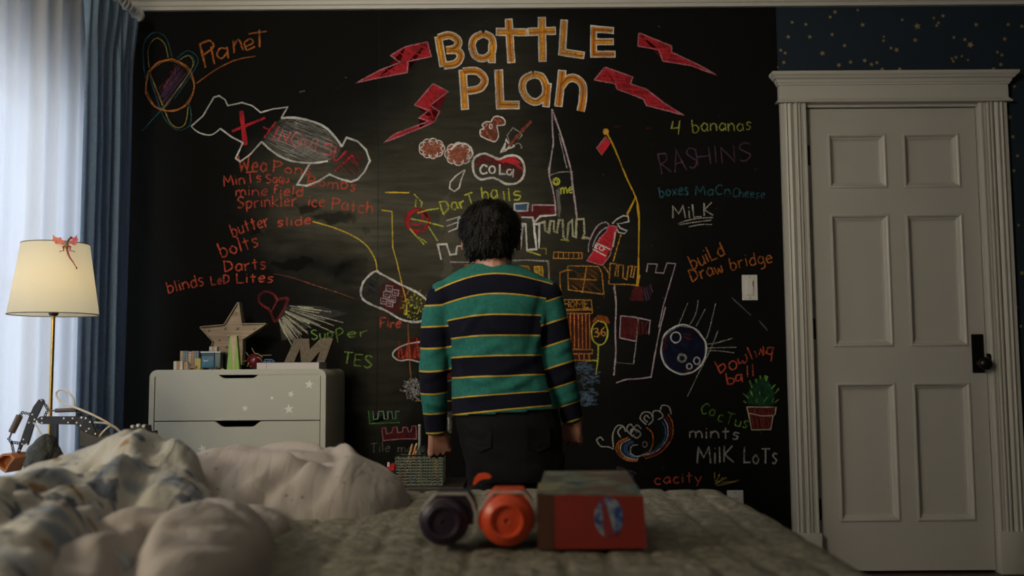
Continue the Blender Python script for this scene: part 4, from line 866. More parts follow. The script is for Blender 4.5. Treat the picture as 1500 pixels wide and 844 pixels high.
# skull, jaw, nose, ears: the face looks at the wall, tilted a little up
sphere(bm, hc, .082, 24, 16, (.94, 1.12, 1.12)); sphere(bm, hc + Vector((0, .035, -.045)), .058, 18, 12, (.95, 1.05, 1.0)); sphere(bm, hc + Vector((0, .072, -.072)), .026, 14, 10, (1.1, .9, .8))
tube(bm, [hc + Vector((0, .088, .008)), hc + Vector((0, .106, -.022)), hc + Vector((0, .098, -.032))], [.008, .012, .010], 10)
for s in (-1, 1):
    sphere(bm, hc + Vector((s*.080, .008, -.020)), .021, 12, 10, (.42, .75, 1.15)); sphere(bm, hc + Vector((s*.083, .004, -.034)), .011, 10, 8, (.6, .8, 1))
    tube(bm, [hc + Vector((s*.036, .082, .022)), hc + Vector((s*.018, .090, .020))], [.007, .006], 8)
tube(bm, [hc + Vector((-.020, .083, -.050)), hc + Vector((0, .092, -.049)), hc + Vector((.020, .083, -.050))], [.005, .0065, .005], 8)
tube(bm, [hc + Vector((-.017, .082, -.057)), hc + Vector((0, .091, -.058)), hc + Vector((.017, .082, -.057))], [.004, .006, .004], 8)
me = remeshed(bm, .0029, 3, .5)
body = obj('body', me, skin, boy, smooth=True)
eyew = mat('eye_white', (.7, .68, .64), .2); eyeb = mat('eye_brown', (.03, .015, .01), .1)
for s in (-1, 1):
    bm = NB(); sphere(bm, hc + Vector((s*.029, .079, .008)), .0115, 14, 10); sphere(bm, hc + Vector((s*.029, .0865, .009)), .0052, 10, 8, mi=1)
    obj('eye', bm, [eyew, eyeb], boy, smooth=True)
# hair: thick dark cap with short tufts
hairm = mat('dark_hair', (.0055, .0042, .0035), .5, bump=.5, bscale=240, spec=.22)
hb = B(718, 337, -.002)
bm = NB()
sphere(bm, hb, .091, 32, 24, (.985, 1.10, .97)); 
sphere(bm, B(716, 362, -.022), .070, 24, 16, (1.06, .95, .62)); sphere(bm, hb + Vector((0, .06, .035)), .06, 16, 12, (1.2, .8, .8))
tube(bm, [B(688, 372, -.012), B(718, 377, -.040), B(748, 372, -.012)], [.018, .020, .018], 12)
me = remeshed(bm, .005, 4, .5)
rh = random.Random(5); fz = hc.z
for v in me.vertices:
    q = v.co * 26; v.co += (v.co - hb).normalized() * (noise.noise(q)*.0055 + noise.noise(q*2.3)*.0028)
bm = bmesh.new(); bm.from_mesh(me); bmesh.ops.delete(bm, geom=[v for v in bm.verts if v.co.y > hc.y+.062 and v.co.z < hc.z+.045], context='VERTS')
vs = [(v.co.copy(), v.normal.copy()) for v in bm.verts]
for _ in range(2600):
    p, n = rh.choice(vs); crown = Vector((hb.x+.01, hb.y-.03, hb.z+.085)); t = (p - crown); t = (t - n*t.dot(n)); 
    if t.length < .004: continue
    t.normalize(); t = (t + Vector((rh.uniform(-.5, .5), rh.uniform(-.5, .5), rh.uniform(-.3, .3)))*.8).normalized(); l = rh.uniform(.012, .028); s = t.cross(n).normalized()*rh.uniform(.0014, .0030)
    a = p - n*.002; m = p + t*l*.5 + n*.0045; e = p + t*l + n*rh.uniform(-.001, .0065)
    q = [bm.verts.new(x) for x in (a - s, a + s, m + s*.7, m - s*.7, e)]
    bm.faces.new((q[0], q[1], q[2], q[3])); bm.faces.new((q[3], q[2], q[4]))
obj('hair', bm, hairm, boy, smooth=True, normals=False)

# sweater: one knitted skin, stripes follow the cloth
bm = NB()
ell_loft(bm, tz(TORSO))
slL = [(B(652, 436), .052), (B(643, 462, .004), .0475), (B(637, 500, .004), .0435), (B(635, 545, 0), .0425), (B(635.5, 590, .018), .039), (B(636.5, 622, .034), .0325), (B(637.5, 636, .039), .0300)]
slR = [(B(797, 434), .052), (B(806, 460, .004), .0475), (B(814, 500, .004), .0435), (B(822, 535, 0), .0415), (B(830, 572, .018), .038), (B(837, 604, .034), .0325), (B(840, 618, .039), .0300)]
for sl in (slL, slR): tube(bm, [p for p, r in sl], [r for p, r in sl], 20); sphere(bm, sl[0][0], sl[0][1], 20, 12)
me = remeshed(bm, .0050, 7, .5)
def ssf(a, b, x): t = min(1, max(0, (x-a)/(b-a))); return t*t*(3-2*t)
folds = [((668, 500), (705, 455), 5, .005), ((672, 530), (740, 500), 6, .005), ((700, 560), (790, 520), 6, .004), ((662, 470), (690, 590), 5, .004), ((800, 455), (782, 520), 5, .005), ((680, 585), (770, 560), 5, .004), ((690, 478), (760, 488), 5, .003), ((664, 548), (730, 566), 5, .005), ((790, 545), (740, 570), 5, .004),
         ((625, 520), (650, 505), 5, .004), ((622, 556), (652, 540), 5, .004), ((622, 588), (650, 598), 4, .004), ((808, 520), (836, 505), 5, .004), ((816, 560), (842, 545), 5, .004), ((826, 590), (850, 580), 4, .003), ((655, 452), (668, 500), 5, .005), ((796, 446), (789, 495), 5, .005)]
NRM = [v.normal.copy() for v in me.vertices]
for v in me.vertices:
    px, py = PX(v.co); back = 1 if v.co.y < BD + .03 else .3; dsp = 0
    for (a, b, wd, am) in folds:
        dx, dy = b[0]-a[0], b[1]-a[1]; l2 = dx*dx+dy*dy; t = max(0, min(1, ((px-a[0])*dx+(py-a[1])*dy)/l2)); d2 = (px-a[0]-dx*t)**2+(py-a[1]-dy*t)**2
        dsp += am*math.exp(-d2/(2*wd*wd))*math.sin(PI*min(1, max(0, t*.9+.05)))
        dsp -= am*.5*math.exp(-((math.sqrt(d2)-wd*1.8)**2)/(2*wd*wd))
    dsp += .003*noise.noise(v.co*18)
    v.co += NRM[v.index]*dsp*back
# open the neck, the hem and the cuffs
bm = bmesh.new(); bm.from_mesh(me)
cuL, cuR = B(637.5, 636, .039), B(840, 618, .039); dL = (slL[-1][0]-slL[-2][0]).normalized(); dR = (slR[-1][0]-slR[-2][0]).normalized()
zneck, zhem = B(0, 390.5).z, B(0, 609).z
kill = [v for v in bm.verts if v.co.z > zneck or (abs(v.co.x - B(740, 600).x) < .165 and v.co.z < zhem + (v.co.x - B(740,600).x)*.06 and B(658, 600).x < v.co.x < B(822, 600).x) or ((v.co-cuL).dot(dL) > 0 and (v.co-cuL).length < .06) or ((v.co-cuR).dot(dR) > 0 and (v.co-cuR).length < .06)]
bmesh.ops.delete(bm, geom=kill, context='VERTS'); me2 = bpy.data.meshes.new('sweater'); bm.to_mesh(me2); bm.free()
LT = [340, 401, 430, 460.5, 491, 521, 551, 578, 601, 640]; TT = [-2, 0, 1, 2, 3, 4, 5, 6, 7, 8]
LS = [385, 415, 447, 478, 509, 542, 575, 604, 632, 664]; TS = [-1, 0, 1, 2, 3, 4, 5, 6, 7, 8]
RS_ = [385, 412, 441, 472, 503, 534, 563, 592, 616, 645]
at = me2.attributes.new('stripe', 'FLOAT', 'CORNER'); co = [PX(v.co) for v in me2.vertices]; ys = [v.co.y for v in me2.vertices]
vals = np.zeros(len(me2.loops))
for p in me2.polygons:
    cx = sum(co[i][0] for i in p.vertices)/len(p.vertices); cy = sum(co[i][1] for i in p.vertices)/len(p.vertices)
    sL = np.interp(cy, [415, 430, 450, 474, 500, 640], [630, 641, 650, 657, 661, 663]); sR = np.interp(cy, [405, 421, 441, 460, 480, 530, 640], [820, 805, 799, 793, 791, 794, 818])
    for li in p.loop_indices:
        x, y = co[me2.loops[li].vertex_index]
        if cx < sL: x0 = np.interp(y, [436, 545, 640], [645, 635, 638]); vals[li] = np.interp(y - 5*max(0, min(1, (y-470)/60))*(1-((x-x0)/22)**2)*.5 + .06*(x-x0), LS, TS)
        elif cx > sR: x0 = np.interp(y, [434, 530, 572, 618], [800, 821, 830, 840]); vals[li] = np.interp(y + .30*(x-x0), RS_, TS)
        else:
            dx = x-728; k = np.interp(y, [390, 430, 470, 540], [.0037, .0030, .0018, .0001]) * (1 if dx < 0 else np.interp(y, [400, 470], [.95, .1]))
            vals[li] = np.interp(y - k*dx*dx + np.interp(y, [500, 551, 600], [.0, .035, .1])*dx, LT, TT)
at.data.foreach_set('value', vals.astype(np.float32))
def _sw(nt, b, tc):
    L = nt.links.new; a = nt.nodes.new('ShaderNodeAttribute'); a.attribute_name = 'stripe'
    def M(op, x, y=None):
        n = nt.nodes.new('ShaderNodeMath'); n.operation = op
        for i, q in enumerate((x, y)):
            if q is None: continue
            if isinstance(q, (int, float)): n.inputs[i].default_value = q
            else: L(q, n.inputs[i])
        return n.outputs[0]
    t = a.outputs['Fac']; navy = M('LESS_THAN', M('FLOORED_MODULO', t, 2.0), 1.0)
    yel = M('LESS_THAN', M('ABSOLUTE', M('SUBTRACT', t, M('ROUND', t))), .038)
    nz = nt.nodes.new('ShaderNodeTexNoise'); nz.inputs['Scale'].default_value = 90; L(tc.outputs['Object'], nz.inputs['Vector'])
    mr = nt.nodes.new('ShaderNodeMapRange'); mr.inputs[1].default_value = .3; mr.inputs[2].default_value = .7; mr.inputs[3].default_value = .85; mr.inputs[4].default_value = 1.12; L(nz.outputs[0], mr.inputs[0])
    m1 = nt.nodes.new('ShaderNodeMix'); m1.data_type = 'RGBA'; m1.inputs[6].default_value = (.018, .122, .102, 1); m1.inputs[7].default_value = (.0035, .004, .012, 1); L(navy, m1.inputs[0])
    m2 = nt.nodes.new('ShaderNodeMix'); m2.data_type = 'RGBA'; m2.inputs[7].default_value = (.42, .27, .03, 1); L(yel, m2.inputs[0]); L(m1.outputs[2], m2.inputs[6])
    vm = nt.nodes.new('ShaderNodeVectorMath'); vm.operation = 'SCALE'; L(m2.outputs[2], vm.inputs[0]); L(mr.outputs[0], vm.inputs['Scale']); L(vm.outputs[0], b.inputs['Base Color'])
    
sweater = obj('sweater', me2, mat('striped_knit', rough=.95, spec=.2, bump=.25, bscale=900, fn=_sw), boy, smooth=True)
so = sweater.modifiers.new('s', 'SOLIDIFY'); so.thickness = .0025; so.offset = 0
# trousers
denim = mat('dark_denim', (.0065, .006, .0065), .9, spec=.15, bump=.25, bscale=500, var=.25, vscale=12)
bm = NB(); ell_loft(bm, tz(HIPS))
for Lg in (LEGL, LEGR): tube(bm, Lg, [.076, .072, .060, .056, .050], 18)
me = remeshed(bm, .007, 5, .5)
NRM = [v.normal.copy() for v in me.vertices]
for v in me.vertices:
    q = v.co.copy(); v.co += NRM[v.index]*(.0035*noise.noise(Vector((q.x*14, q.y*14, q.z*30))) + .002*math.sin(q.z*90+q.x*40)*noise.noise(q*7))
trousers = obj('trousers', me, denim, boy, smooth=True)
for s, x in ((-1, 705), (1, 788)):     # back pockets
    bm = NB(); c = B(x, 640); R = []
    for dx, dz in ((-.032, .034), (.032, .034), (.032, -.022), (0, -.036), (-.032, -.022)):
        X = c.x+dx; k = (X - B(749, 640).x)/.15; R.append((X, BD - .112*math.sqrt(max(0, 1-k*k)) - .003, c.z+dz))
    f = [bm.verts.new(p) for p in R]; g = [bm.verts.new((p[0], p[1]+.006, p[2])) for p in R]
    bm.faces.new(f); bm.faces.new(g[::-1])
    for i in range(5): bm.faces.new((f[i], g[i], g[(i+1) % 5], f[(i+1) % 5]))
    obj('back_pocket', bm, denim, trousers)
shoe = mat('dark_sneaker', (.03, .03, .035), .7); sole = mat('white_sole', (.4, .4, .38), .7)
for Lg in (LEGL, LEGR):
    a = Lg[-1]; bm = NB()
    P = [(a.x, a.y-.055, .05), (a.x, a.y-.03, .055), (a.x, a.y+.03, .055), (a.x, a.y+.09, .042), (a.x, a.y+.15, .035), (a.x, a.y+.17, .03)]
    tube(bm, P, [.02, .040, .044, .042, .033, .012], 16); tube(bm, [(a.x, a.y, .05), (a.x, a.y, .10)], [.045, .042], 16)
    sh = remeshed(bm, .006, 3); so_ = obj('shoe', sh, shoe, boy, smooth=True)
    bm = NB(); pts = [(a.x+math.cos(t)*(.040 if math.sin(t) < 0 else .044), a.y+.055+math.sin(t)*.118) for t in [2*PI*i/24 for i in range(24)]]; extr_z(bm, pts, .001, .022); obj('sole', bm, sole, so_)

# ================================================================== BED
bed = thing('bed', 'wide bed in the foreground covered by a grey quilted coverlet', 'bed', (-.3, 1.1, 0))
BX0, BX1, BY0, BY1, BZ = -1.12, .515, -.15, 2.40, .60
frame = mat('bed_frame_paint', (.25, .24, .22), .5)
bm = NB(); box(bm, BX0+.04, BX1-.04, BY0+.04, BY1-.04, .16, .30, .01); obj('bed_base', bm, frame, bed)
for x in (BX0+.08, BX1-.08):
    for y in (BY0+.1, BY1-.1):
        bm = NB(); tube(bm, [(x, y, 0), (x, y, .17)], [.022, .03], 12); obj('leg', bm, frame, bed, smooth=False)
bm = NB(); box(bm, BX0+.02, BX1-.02, BY0+.02, BY1-.02, .30, .575, .04, 4); obj('mattress', bm, mat('mattress_cloth', (.5, .49, .46), .9), bed)
def fbm(x, y, s=1.0, o=3):
    v = 0; a = 1
    for k in range(o): v += a*noise.noise(Vector((x*s, y*s, 3.1*k+.7))); a *= .5; s *= 2.1
    return v
def quiltz(x, y):
    z = BZ + .004*fbm(x, y, 3.0) + .0035*fbm(x+9, y, 11, 2)
    # quilting channels run away from the camera, drifting with the cloth
    u = x + .012*math.sin(y*4) + .01*fbm(x, y, 2, 1); c = abs(((u/.072) % 1) - .5)*2
    z += -.0050*math.exp(-((1-c)/.10)**2) + .0015*(1-(2*((u/.072) % 1)-1)**2)
    t = y + .02*fbm(x+4, y+2, 3, 1); c2 = abs(((t/.11 + .5*math.floor(u/.072)) % 1) - .5)*2
    z -= .0036*math.exp(-((1-c2)/.10)**2)
    return z
NX, NY = 250, 330
def cloth_edge(t, lo, hi, r=.05):   # unrolled coordinate -> (horizontal, drop)
    if t < lo:
        d = lo - t; a = min(d/r, PI/2); return lo - r*math.sin(a) if False else (lo - math.sin(a)*r, -(1-math.cos(a))*r - max(0, d - r*PI/2))
    if t > hi:
        d = t - hi; a = min(d/r, PI/2); return (hi + math.sin(a)*r, -(1-math.cos(a))*r - max(0, d - r*PI/2))
    return (t, 0)
bm = NB(); grid = []
for j in range(NY+1):
    row = []; ty = BY0-.1 + (BY1-BY0+.42)*j/NY
    for i in range(NX+1):
        tx = BX0-.2 + (BX1-BX0+.52)*i/NX
        x, dx = cloth_edge(tx, BX0+.05, BX1-.04, .05); y, dy = cloth_edge(ty, BY0, BY1-.05, .055)
        drop = min(dx, dy) if min(dx, dy) < 0 else 0
        z = quiltz(tx, ty) + (dx + dy if dx*dy == 0 else min(dx, dy)*1.0)
        out = max(0, -drop-.05)
        if dx < 0 and tx > 0: x += .010*math.sin(ty*13)*min(1, out*8) + .02*out
        if dy < 0 and ty > 0: y += .008*math.sin(tx*14)*min(1, out*8)
        row.append(bm.verts.new((x, y, z)))
    grid.append(row)
for a, b in zip(grid, grid[1:]):
    for i in range(NX): bm.faces.new((a[i], a[i+1], b[i+1], b[i]))
quilt = mat('grey_quilt', (.200, .190, .152), .95, bump=1.0, bscale=45, var=.28, vscale=34, spec=.1)
obj('coverlet', bm, quilt, bed, smooth=True, normals=False)

# heaped bedding: height fields standing on the coverlet
def lobe(x, y, cx, cy, rx, ry, h, rot=0, pw=2.4, e=.55):
    c, s = math.cos(rot), math.sin(rot); u = ((x-cx)*c+(y-cy)*s)/rx; v = (-(x-cx)*s+(y-cy)*c)/ry
    r = abs(u)**pw + abs(v)**pw
    return h*(1-r)**e if r < 1 else 0
def smax(vals, k=60):
    m = max(vals)
    if m <= 0: return 0
    return m + math.log(sum(math.exp(k*(v-m)) for v in vals if v > 0))/k*.5
def ridge(x, y, a, b, wd, h, curve=0):
    dx, dy = b[0]-a[0], b[1]-a[1]; l = math.hypot(dx, dy); t = ((x-a[0])*dx+(y-a[1])*dy)/l/l; n = ((x-a[0])*-dy+(y-a[1])*dx)/l - curve*math.sin(PI*max(0, min(1, t)))
    f = 1 if 0 <= t <= 1 else math.exp(-((t if t < 0 else t-1)*l/wd)**2/2)
    return h*math.exp(-(n/wd)**2/2)*f
# comforter lobes
COMF = [(-.47, 2.13, .245, .225, .115, 0), (-.60, 2.12, .26, .23, .112, 0), (-.80, 2.10, .25, .25, .08, 0), (-.60, 1.80, .19, .20, .055, .3), (-.455, 1.36, .105, .42, .082, .10), (-.55, 1.25, .09, .46, .075, .12)]
CR = [((-.545, 1.50), (-.505, 1.30), .011, -.06, 0), ((-.505, 1.30), (-.38, .95), .011, -.06, 0), ((-.60, 2.08), (-.30, 2.16), .012, -.018, -.06), ((-.56, 2.18), (-.33, 2.22), .010, -.016, -.04), ((-.62, 2.16), (-.34, 2.12), .016, .016, .05), ((-.70, 2.02), (-.42, 2.0), .018, .018, .05), ((-.66, 1.93), (-.50, 1.94), .014, .012, -.04), ((-.42, 2.24), (-.34, 1.98), .020, .012, .03), ((-.45, 2.24), (-.37, 1.98), .010, -.012, .03), ((-.50, 1.86), (-.40, 2.04), .010, -.030, .02), ((-.50, 1.80), (-.58, 1.98), .012, -.024, .02),
      ((-.42, 1.90), (-.38, 1.95), .012, -.020, 0), ((-.70, 1.30), (-.52, 1.62), .030, .018, .03), ((-.66, 1.0), (-.60, 1.45), .035, -.02, .02), ((-.50, 1.2), (-.46, 1.6), .030, .012, .02), ((-.58, 1.72), (-.46, 1.70), .016, .014, .02), ((-.64, 1.66), (-.55, 1.75), .012, -.02, .0), ((-.76, 1.1), (-.66, 1.68), .016, -.045, .02)]
def rid(x, y, ang, su, sv, seed):
    c, q = math.cos(ang), math.sin(ang); u = x*c + y*q; v = -x*q + y*c
    n = noise.noise(Vector((u*su + .35*noise.noise(Vector((x*4, y*4, seed))), v*sv, seed)))
    return max(0, 1 - abs(n)*8)**1.5
def comf(x, y):
    h = smax([lobe(x, y, *L[:5], rot=L[5]) for L in COMF])
    if h <= 0: return 0
    k = min(1, h/.05); r = sum(ridge(x, y, a, b, wd, hh, cv) for a, b, wd, hh, cv in CR)
    sw = .25*math.sin(y*3)+(.9 if y > 1.85 else 0); return max(0, h + k*(r - .009*rid(x, y, sw, 1.6, 6.0, 1.3) - .007*rid(x, y, 1.35+1.2, 6.0, 2.0, 7.7)*(1 if y < 1.85 else .5) + .004*fbm(x, y, 7) + .002*fbm(x, y+3, 28, 2)))
SH = [(-.99, 1.80, .24, .26, .090, -.1), (-.80, 1.90, .19, .17, .140, -.1), (-.72, 1.90, .125, .15, .182, .4), (-.93, 1.50, .36, .42, .115, .12), (-.76, 1.05, .32, .56, .125, .16), (-.70, 1.74, .19, .13, .12, .35), (-1.15, 1.2, .30, .7, .110, 0)]
SR = [((-.67, 1.85), (-.585, 1.38), .013, -.042, -.01), ((-.585, 1.38), (-.42, .90), .013, -.042, -.01), ((-.70, 1.85), (-.63, 1.38), .020, .020, -.01), ((-.63, 1.38), (-.46, .90), .020, .020, -.01), ((-.76, 1.80), (-.68, 1.35), .010, -.026, -.02), ((-.68, 1.35), (-.54, .9), .010, -.026, 0), ((-.76, 1.15), (-.66, 1.80), .014, .030, .03), ((-.84, 1.10), (-.74, 1.75), .014, .026, .04), ((-.80, 1.12), (-.70, 1.76), .012, -.034, .035), ((-.72, 1.12), (-.63, 1.72), .010, -.03, .02), ((-1.0, 1.5), (-.62, 1.82), .018, .018, -.03), ((-.98, 1.62), (-.60, 1.90), .014, .016, -.02), ((-.96, 1.75), (-.64, 1.95), .016, -.018, .02),
      ((-.66, 2.02), (-.60, 1.80), .012, .022, .02), ((-.70, 2.03), (-.68, 1.82), .011, -.030, .02), ((-.74, 2.03), (-.76, 1.85), .014, .016, 0), ((-1.0, 1.9), (-.8, 1.98), .016, .012, .02), ((-1.1, 1.3), (-.9, 1.5), .02, .018, .02), ((-1.1, 1.45), (-.85, 1.66), .016, -.016, .01), ((-1.05, 1.05), (-.9, 1.6), .02, .014, .05)]
def sheet(x, y):
    h = smax([lobe(x, y, *L[:5], rot=L[5], e=.5) for L in SH])
    if h <= 0: return 0
    k = min(1, h/.06); r = sum(ridge(x, y, a, b, wd, hh, cv) for a, b, wd, hh, cv in SR)
    return max(0, h + k*(.6*r - .011*rid(x, y, -.25, 7, 1.6, 3.1) - .010*rid(x, y, -.8, 5, 1.8, 5.9) - .007*rid(x, y, .8, 8, 3, 8.2) + .005*fbm(x*1.3, y, 10) + .003*fbm(x, y+3, 30, 2)))
def heap(name, f, x0, x1, y0, y1, step, m, parent=None, under=None):
    bm = NB(); nx, ny = int((x1-x0)/step), int((y1-y0)/step); V = {}
    H = [[f(x0+i*step, y0+j*step) for i in range(nx+1)] for j in range(ny+1)]
    for j in range(ny):
        for i in range(nx):
            q = [(i, j), (i+1, j), (i+1, j+1), (i, j+1)]
            if max(H[b][a] for a, b in q) <= 0.0: continue
            vs = []
            for a, b in q:
                if (a, b) not in V:
                    h = H[b][a]; x, y = x0+a*step, y0+b*step
                    V[(a, b)] = bm.verts.new((x, y, BZ + (h if h > 0 else -.03)))
                vs.append(V[(a, b)])
            bm.faces.new(vs)
    for _ in range(2): bmesh.ops.smooth_vert(bm, verts=bm.verts, factor=.5, use_axis_x=True, use_axis_y=True, use_axis_z=True)
    return obj(name, bm, m, parent, smooth=True, normals=False)
def crease_bump(nt, b, tc, dist=.02):
    L = nt.links.new; prev = None
    for rot, sc, st in (((0, 0, .35), (10, 2.2, 6), .30), ((0, 0, -.7), (16, 4, 6), .2)):
        mp = nt.nodes.new('ShaderNodeMapping'); mp.inputs['Rotation'].default_value = rot; mp.inputs['Scale'].default_value = sc; L(tc.outputs['Object'], mp.inputs[0])
        n = nt.nodes.new('ShaderNodeTexNoise'); n.inputs['Scale'].default_value = 1; n.inputs['Detail'].default_value = 3; n.inputs['Distortion'].default_value = .5; L(mp.outputs[0], n.inputs['Vector'])
        a = nt.nodes.new('ShaderNodeMath'); a.operation = 'SUBTRACT'; a.inputs[1].default_value = .5; L(n.outputs[0], a.inputs[0]); a2 = nt.nodes.new('ShaderNodeMath'); a2.operation = 'ABSOLUTE'; L(a.outputs[0], a2.inputs[0])
        a3 = nt.nodes.new('ShaderNodeMath'); a3.operation = 'POWER'; a3.inputs[1].default_value = .6; L(a2.outputs[0], a3.inputs[0])
        bp = nt.nodes.new('ShaderNodeBump'); bp.inputs['Strength'].default_value = st; bp.inputs['Distance'].default_value = dist; L(a3.outputs[0], bp.inputs['Height'])
        if prev: L(prev, bp.inputs['Normal'])
        prev = bp.outputs[0]
    L(prev, b.inputs['Normal'])
def _print(nt, b, tc):
    crease_bump(nt, b, tc, .045)
    # loose printed marks: blue-grey strokes and small ochre patches, part of the cloth
    L = nt.links.new
    def blob(scale, thr, soft, seed, stretch=(1, 1, 1)):
        mp = nt.nodes.new('ShaderNodeMapping'); mp.inputs['Location'].default_value = (seed, seed*.7, 0); mp.inputs['Scale'].default_value = stretch; mp.inputs['Rotation'].default_value = (0, 0, seed); L(tc.outputs['Object'], mp.inputs[0])
        n = nt.nodes.new('ShaderNodeTexNoise'); n.inputs['Scale'].default_value = scale; n.inputs['Detail'].default_value = 2; n.inputs['Distortion'].default_value = .6; L(mp.outputs[0], n.inputs['Vector'])
        r = nt.nodes.new('ShaderNodeMapRange'); r.inputs[1].default_value = thr; r.inputs[2].default_value = thr+soft; L(n.outputs[0], r.inputs[0]); return r.outputs[0]
    cur = None; base = (.43, .42, .39)
    for k, (c, s, th, so, sd, st) in enumerate((((.21, .24, .29), 7, .52, .10, 2.0, (1, 1.4, 1)), ((.10, .115, .15), 15, .60, .06, 5.0, (1, 1.8, 1)), ((.27, .18, .10), 11, .64, .05, 9.0, (1, 1.2, 1)))):
        mx = nt.nodes.new('ShaderNodeMix'); mx.data_type = 'RGBA'; mx.inputs[7].default_value = (*c, 1)
        if cur is None: mx.inputs[6].default_value = (*base, 1)
        else: L(cur, mx.inputs[6])
        L(blob(s, th, so, sd, st), mx.inputs[0]); cur = mx.outputs[2]
    L(cur, b.inputs['Base Color'])
def _dots(nt, b, tc):
    crease_bump(nt, b, tc, .022)
    L = nt.links.new; v = nt.nodes.new('ShaderNodeTexVoronoi'); v.inputs['Scale'].default_value = 26; L(tc.outputs['Object'], v.inputs['Vector'])
    r = nt.nodes.new('ShaderNodeMapRange'); r.inputs[1].default_value = .07; r.inputs[2].default_value = .12; L(v.outputs['Distance'], r.inputs[0])
    mx = nt.nodes.new('ShaderNodeMix'); mx.data_type = 'RGBA'; mx.inputs[6].default_value = (.20, .18, .20, 1); mx.inputs[7].default_value = (.37, .335, .315, 1); L(r.outputs[0], mx.inputs[0]); L(mx.outputs[2], b.inputs['Base Color'])
comfm = mat('dotted_cotton', rough=.9, spec=.15, fn=_dots)
c = heap('comforter', comf, -1.2, -.2, .72, 2.38, .007, comfm)
tag(c, 'rumpled off-white comforter with tiny dots, thrown back on the bed', 'comforter')
s_ = heap('bed_sheet', sheet, -1.42, -.44, .5, 2.16, .007, mat('printed_sheet', rough=.9, spec=.15, fn=_print))
tag(s_, 'crumpled grey bed sheet with blue and ochre print, heaped left', 'bed sheet')

# ================================================================== CURTAINS
def curtain(xf, y0, y1, z0, z1, amp, n, seed, pleat=None, gather=0, steps=260, nz=40, th=0):
    bm = NB(); rr = random.Random(seed); ph = [rr.uniform(0, 6.28) for _ in range(6)]; G = []
    for j in range(nz+1):
        t = j/nz; z = z0 + (z1-z0)*t; row = []
        for i in range(steps+1):
            s = i/steps; y = y0+(y1-y0)*s
            fold = math.sin(2*PI*n*s + 1.1*math.sin(2*PI*s*1.3+ph[0]) + .25*math.sin(t*3+ph[1]))*.6 + math.sin(2*PI*n*1.73*s+ph[2]+.5*t)*.28 + math.sin(2*PI*n*.41*s+ph[3])*.35
            a = amp*(1 - .45*gather*max(0, (t-.75)/.25))
            if pleat and t > .90:
                k = (t-.90)/.10; pf = abs(math.sin(PI*pleat*s))**.35*2-1; fold = fold*(1-k) + (pf*1.1+.35*math.sin(2*PI*pleat*3*s))*k
            x = xf + a*fold
            yy = y + amp*.35*math.cos(2*PI*n*s+ph[0])*(1-.3*t)
            row.append(bm.verts.new((x, yy, z)))
        G.append(row)
    for a, b in zip(G, G[1:]):
        for i in range(steps): bm.faces.new((a[i], a[i+1], b[i+1], b[i]))
    return bm
def _sheer(nt, b, tc):
    L = nt.links.new
    tr = nt.nodes.new('ShaderNodeBsdfTranslucent'); tr.inputs[0].default_value = (.72, .73, .74, 1)
    df = nt.nodes.new('ShaderNodeBsdfDiffuse'); df.inputs[0].default_value = (.66, .65, .62, 1)
    tp = nt.nodes.new('ShaderNodeBsdfTransparent')
    wv = nt.nodes.new('ShaderNodeTexNoise'); wv.inputs['Scale'].default_value = 60; mp = nt.nodes.new('ShaderNodeMapping'); mp.inputs['Scale'].default_value = (6, 6, .35); L(tc.outputs['Object'], mp.inputs[0]); L(mp.outputs[0], wv.inputs['Vector'])
    m1 = nt.nodes.new('ShaderNodeMixShader'); m1.inputs[0].default_value = .5; L(df.outputs[0], m1.inputs[1]); L(tr.outputs[0], m1.inputs[2])
    mr = nt.nodes.new('ShaderNodeMapRange'); mr.inputs[3].default_value = .05; mr.inputs[4].default_value = .16; L(wv.outputs[0], mr.inputs[0])
    m2 = nt.nodes.new('ShaderNodeMixShader'); L(mr.outputs[0], m2.inputs[0]); L(m1.outputs[0], m2.inputs[1]); L(tp.outputs[0], m2.inputs[2]); L(m2.outputs[0], nt.nodes['Material Output'].inputs[0])
sheer = mat('sheer_voile', fn=_sheer)
sc = thing('sheer_curtain', 'white sheer curtain hanging over the window at the left', 'curtain', (-1.67, 2.9, .02))
obj('sheer_panel', curtain(-1.665, 2.85, 3.80, .02, 2.40, .017, 6, 3, nz=30, steps=320), sheer, sc, smooth=True, normals=False)
obj('sheer_panel', curtain(-1.675, 1.35, 2.93, .02, 2.40, .024, 10, 5, nz=30, steps=300), sheer, sc, smooth=True, normals=False)
def _blue(nt, b, tc):
    b.inputs['Sheen Weight'].default_value = .2
    L = nt.links.new; tr = nt.nodes.new('ShaderNodeBsdfTranslucent'); tr.inputs[0].default_value = (.10, .22, .46, 1)
    m = nt.nodes.new('ShaderNodeMixShader'); m.inputs[0].default_value = .28; L(b.outputs[0], m.inputs[1]); L(tr.outputs[0], m.inputs[2]); L(m.outputs[0], nt.nodes['Material Output'].inputs[0])
bluecl = mat('blue_linen', (.24, .36, .50), .9, bump=.3, bscale=400, var=.10, vscale=60, spec=.15, fn=_blue)
bc = thing('curtain', 'floor length blue linen curtain with pinch pleats beside the sheer', 'curtain', (-1.6, 3.93, .02))
cur = obj('curtain_panel', curtain(-1.600, 3.585, 4.05, .02, 2.372, .032, 5.0, 9, pleat=5, gather=1, steps=260, nz=60), bluecl, bc, smooth=True, normals=False)
so = cur.modifiers.new('s', 'SOLIDIFY'); so.thickness = .002
whitewood = mat('white_rod_paint', (.55, .54, .50), .35)
rod = thing('curtain_rod', 'white curtain rod with ball finial near the cornice', 'curtain rod', (-1.56, 3.0, 2.39))
rc0 = W(204, 14, 4.10); RX, RZ = rc0.x-.012, rc0.z-.018
bm = NB(); tube(bm, [(RX, 1.2, RZ), (RX, 4.07, RZ)], .016, 16); auto(obj('rod', bm, whitewood, rod))
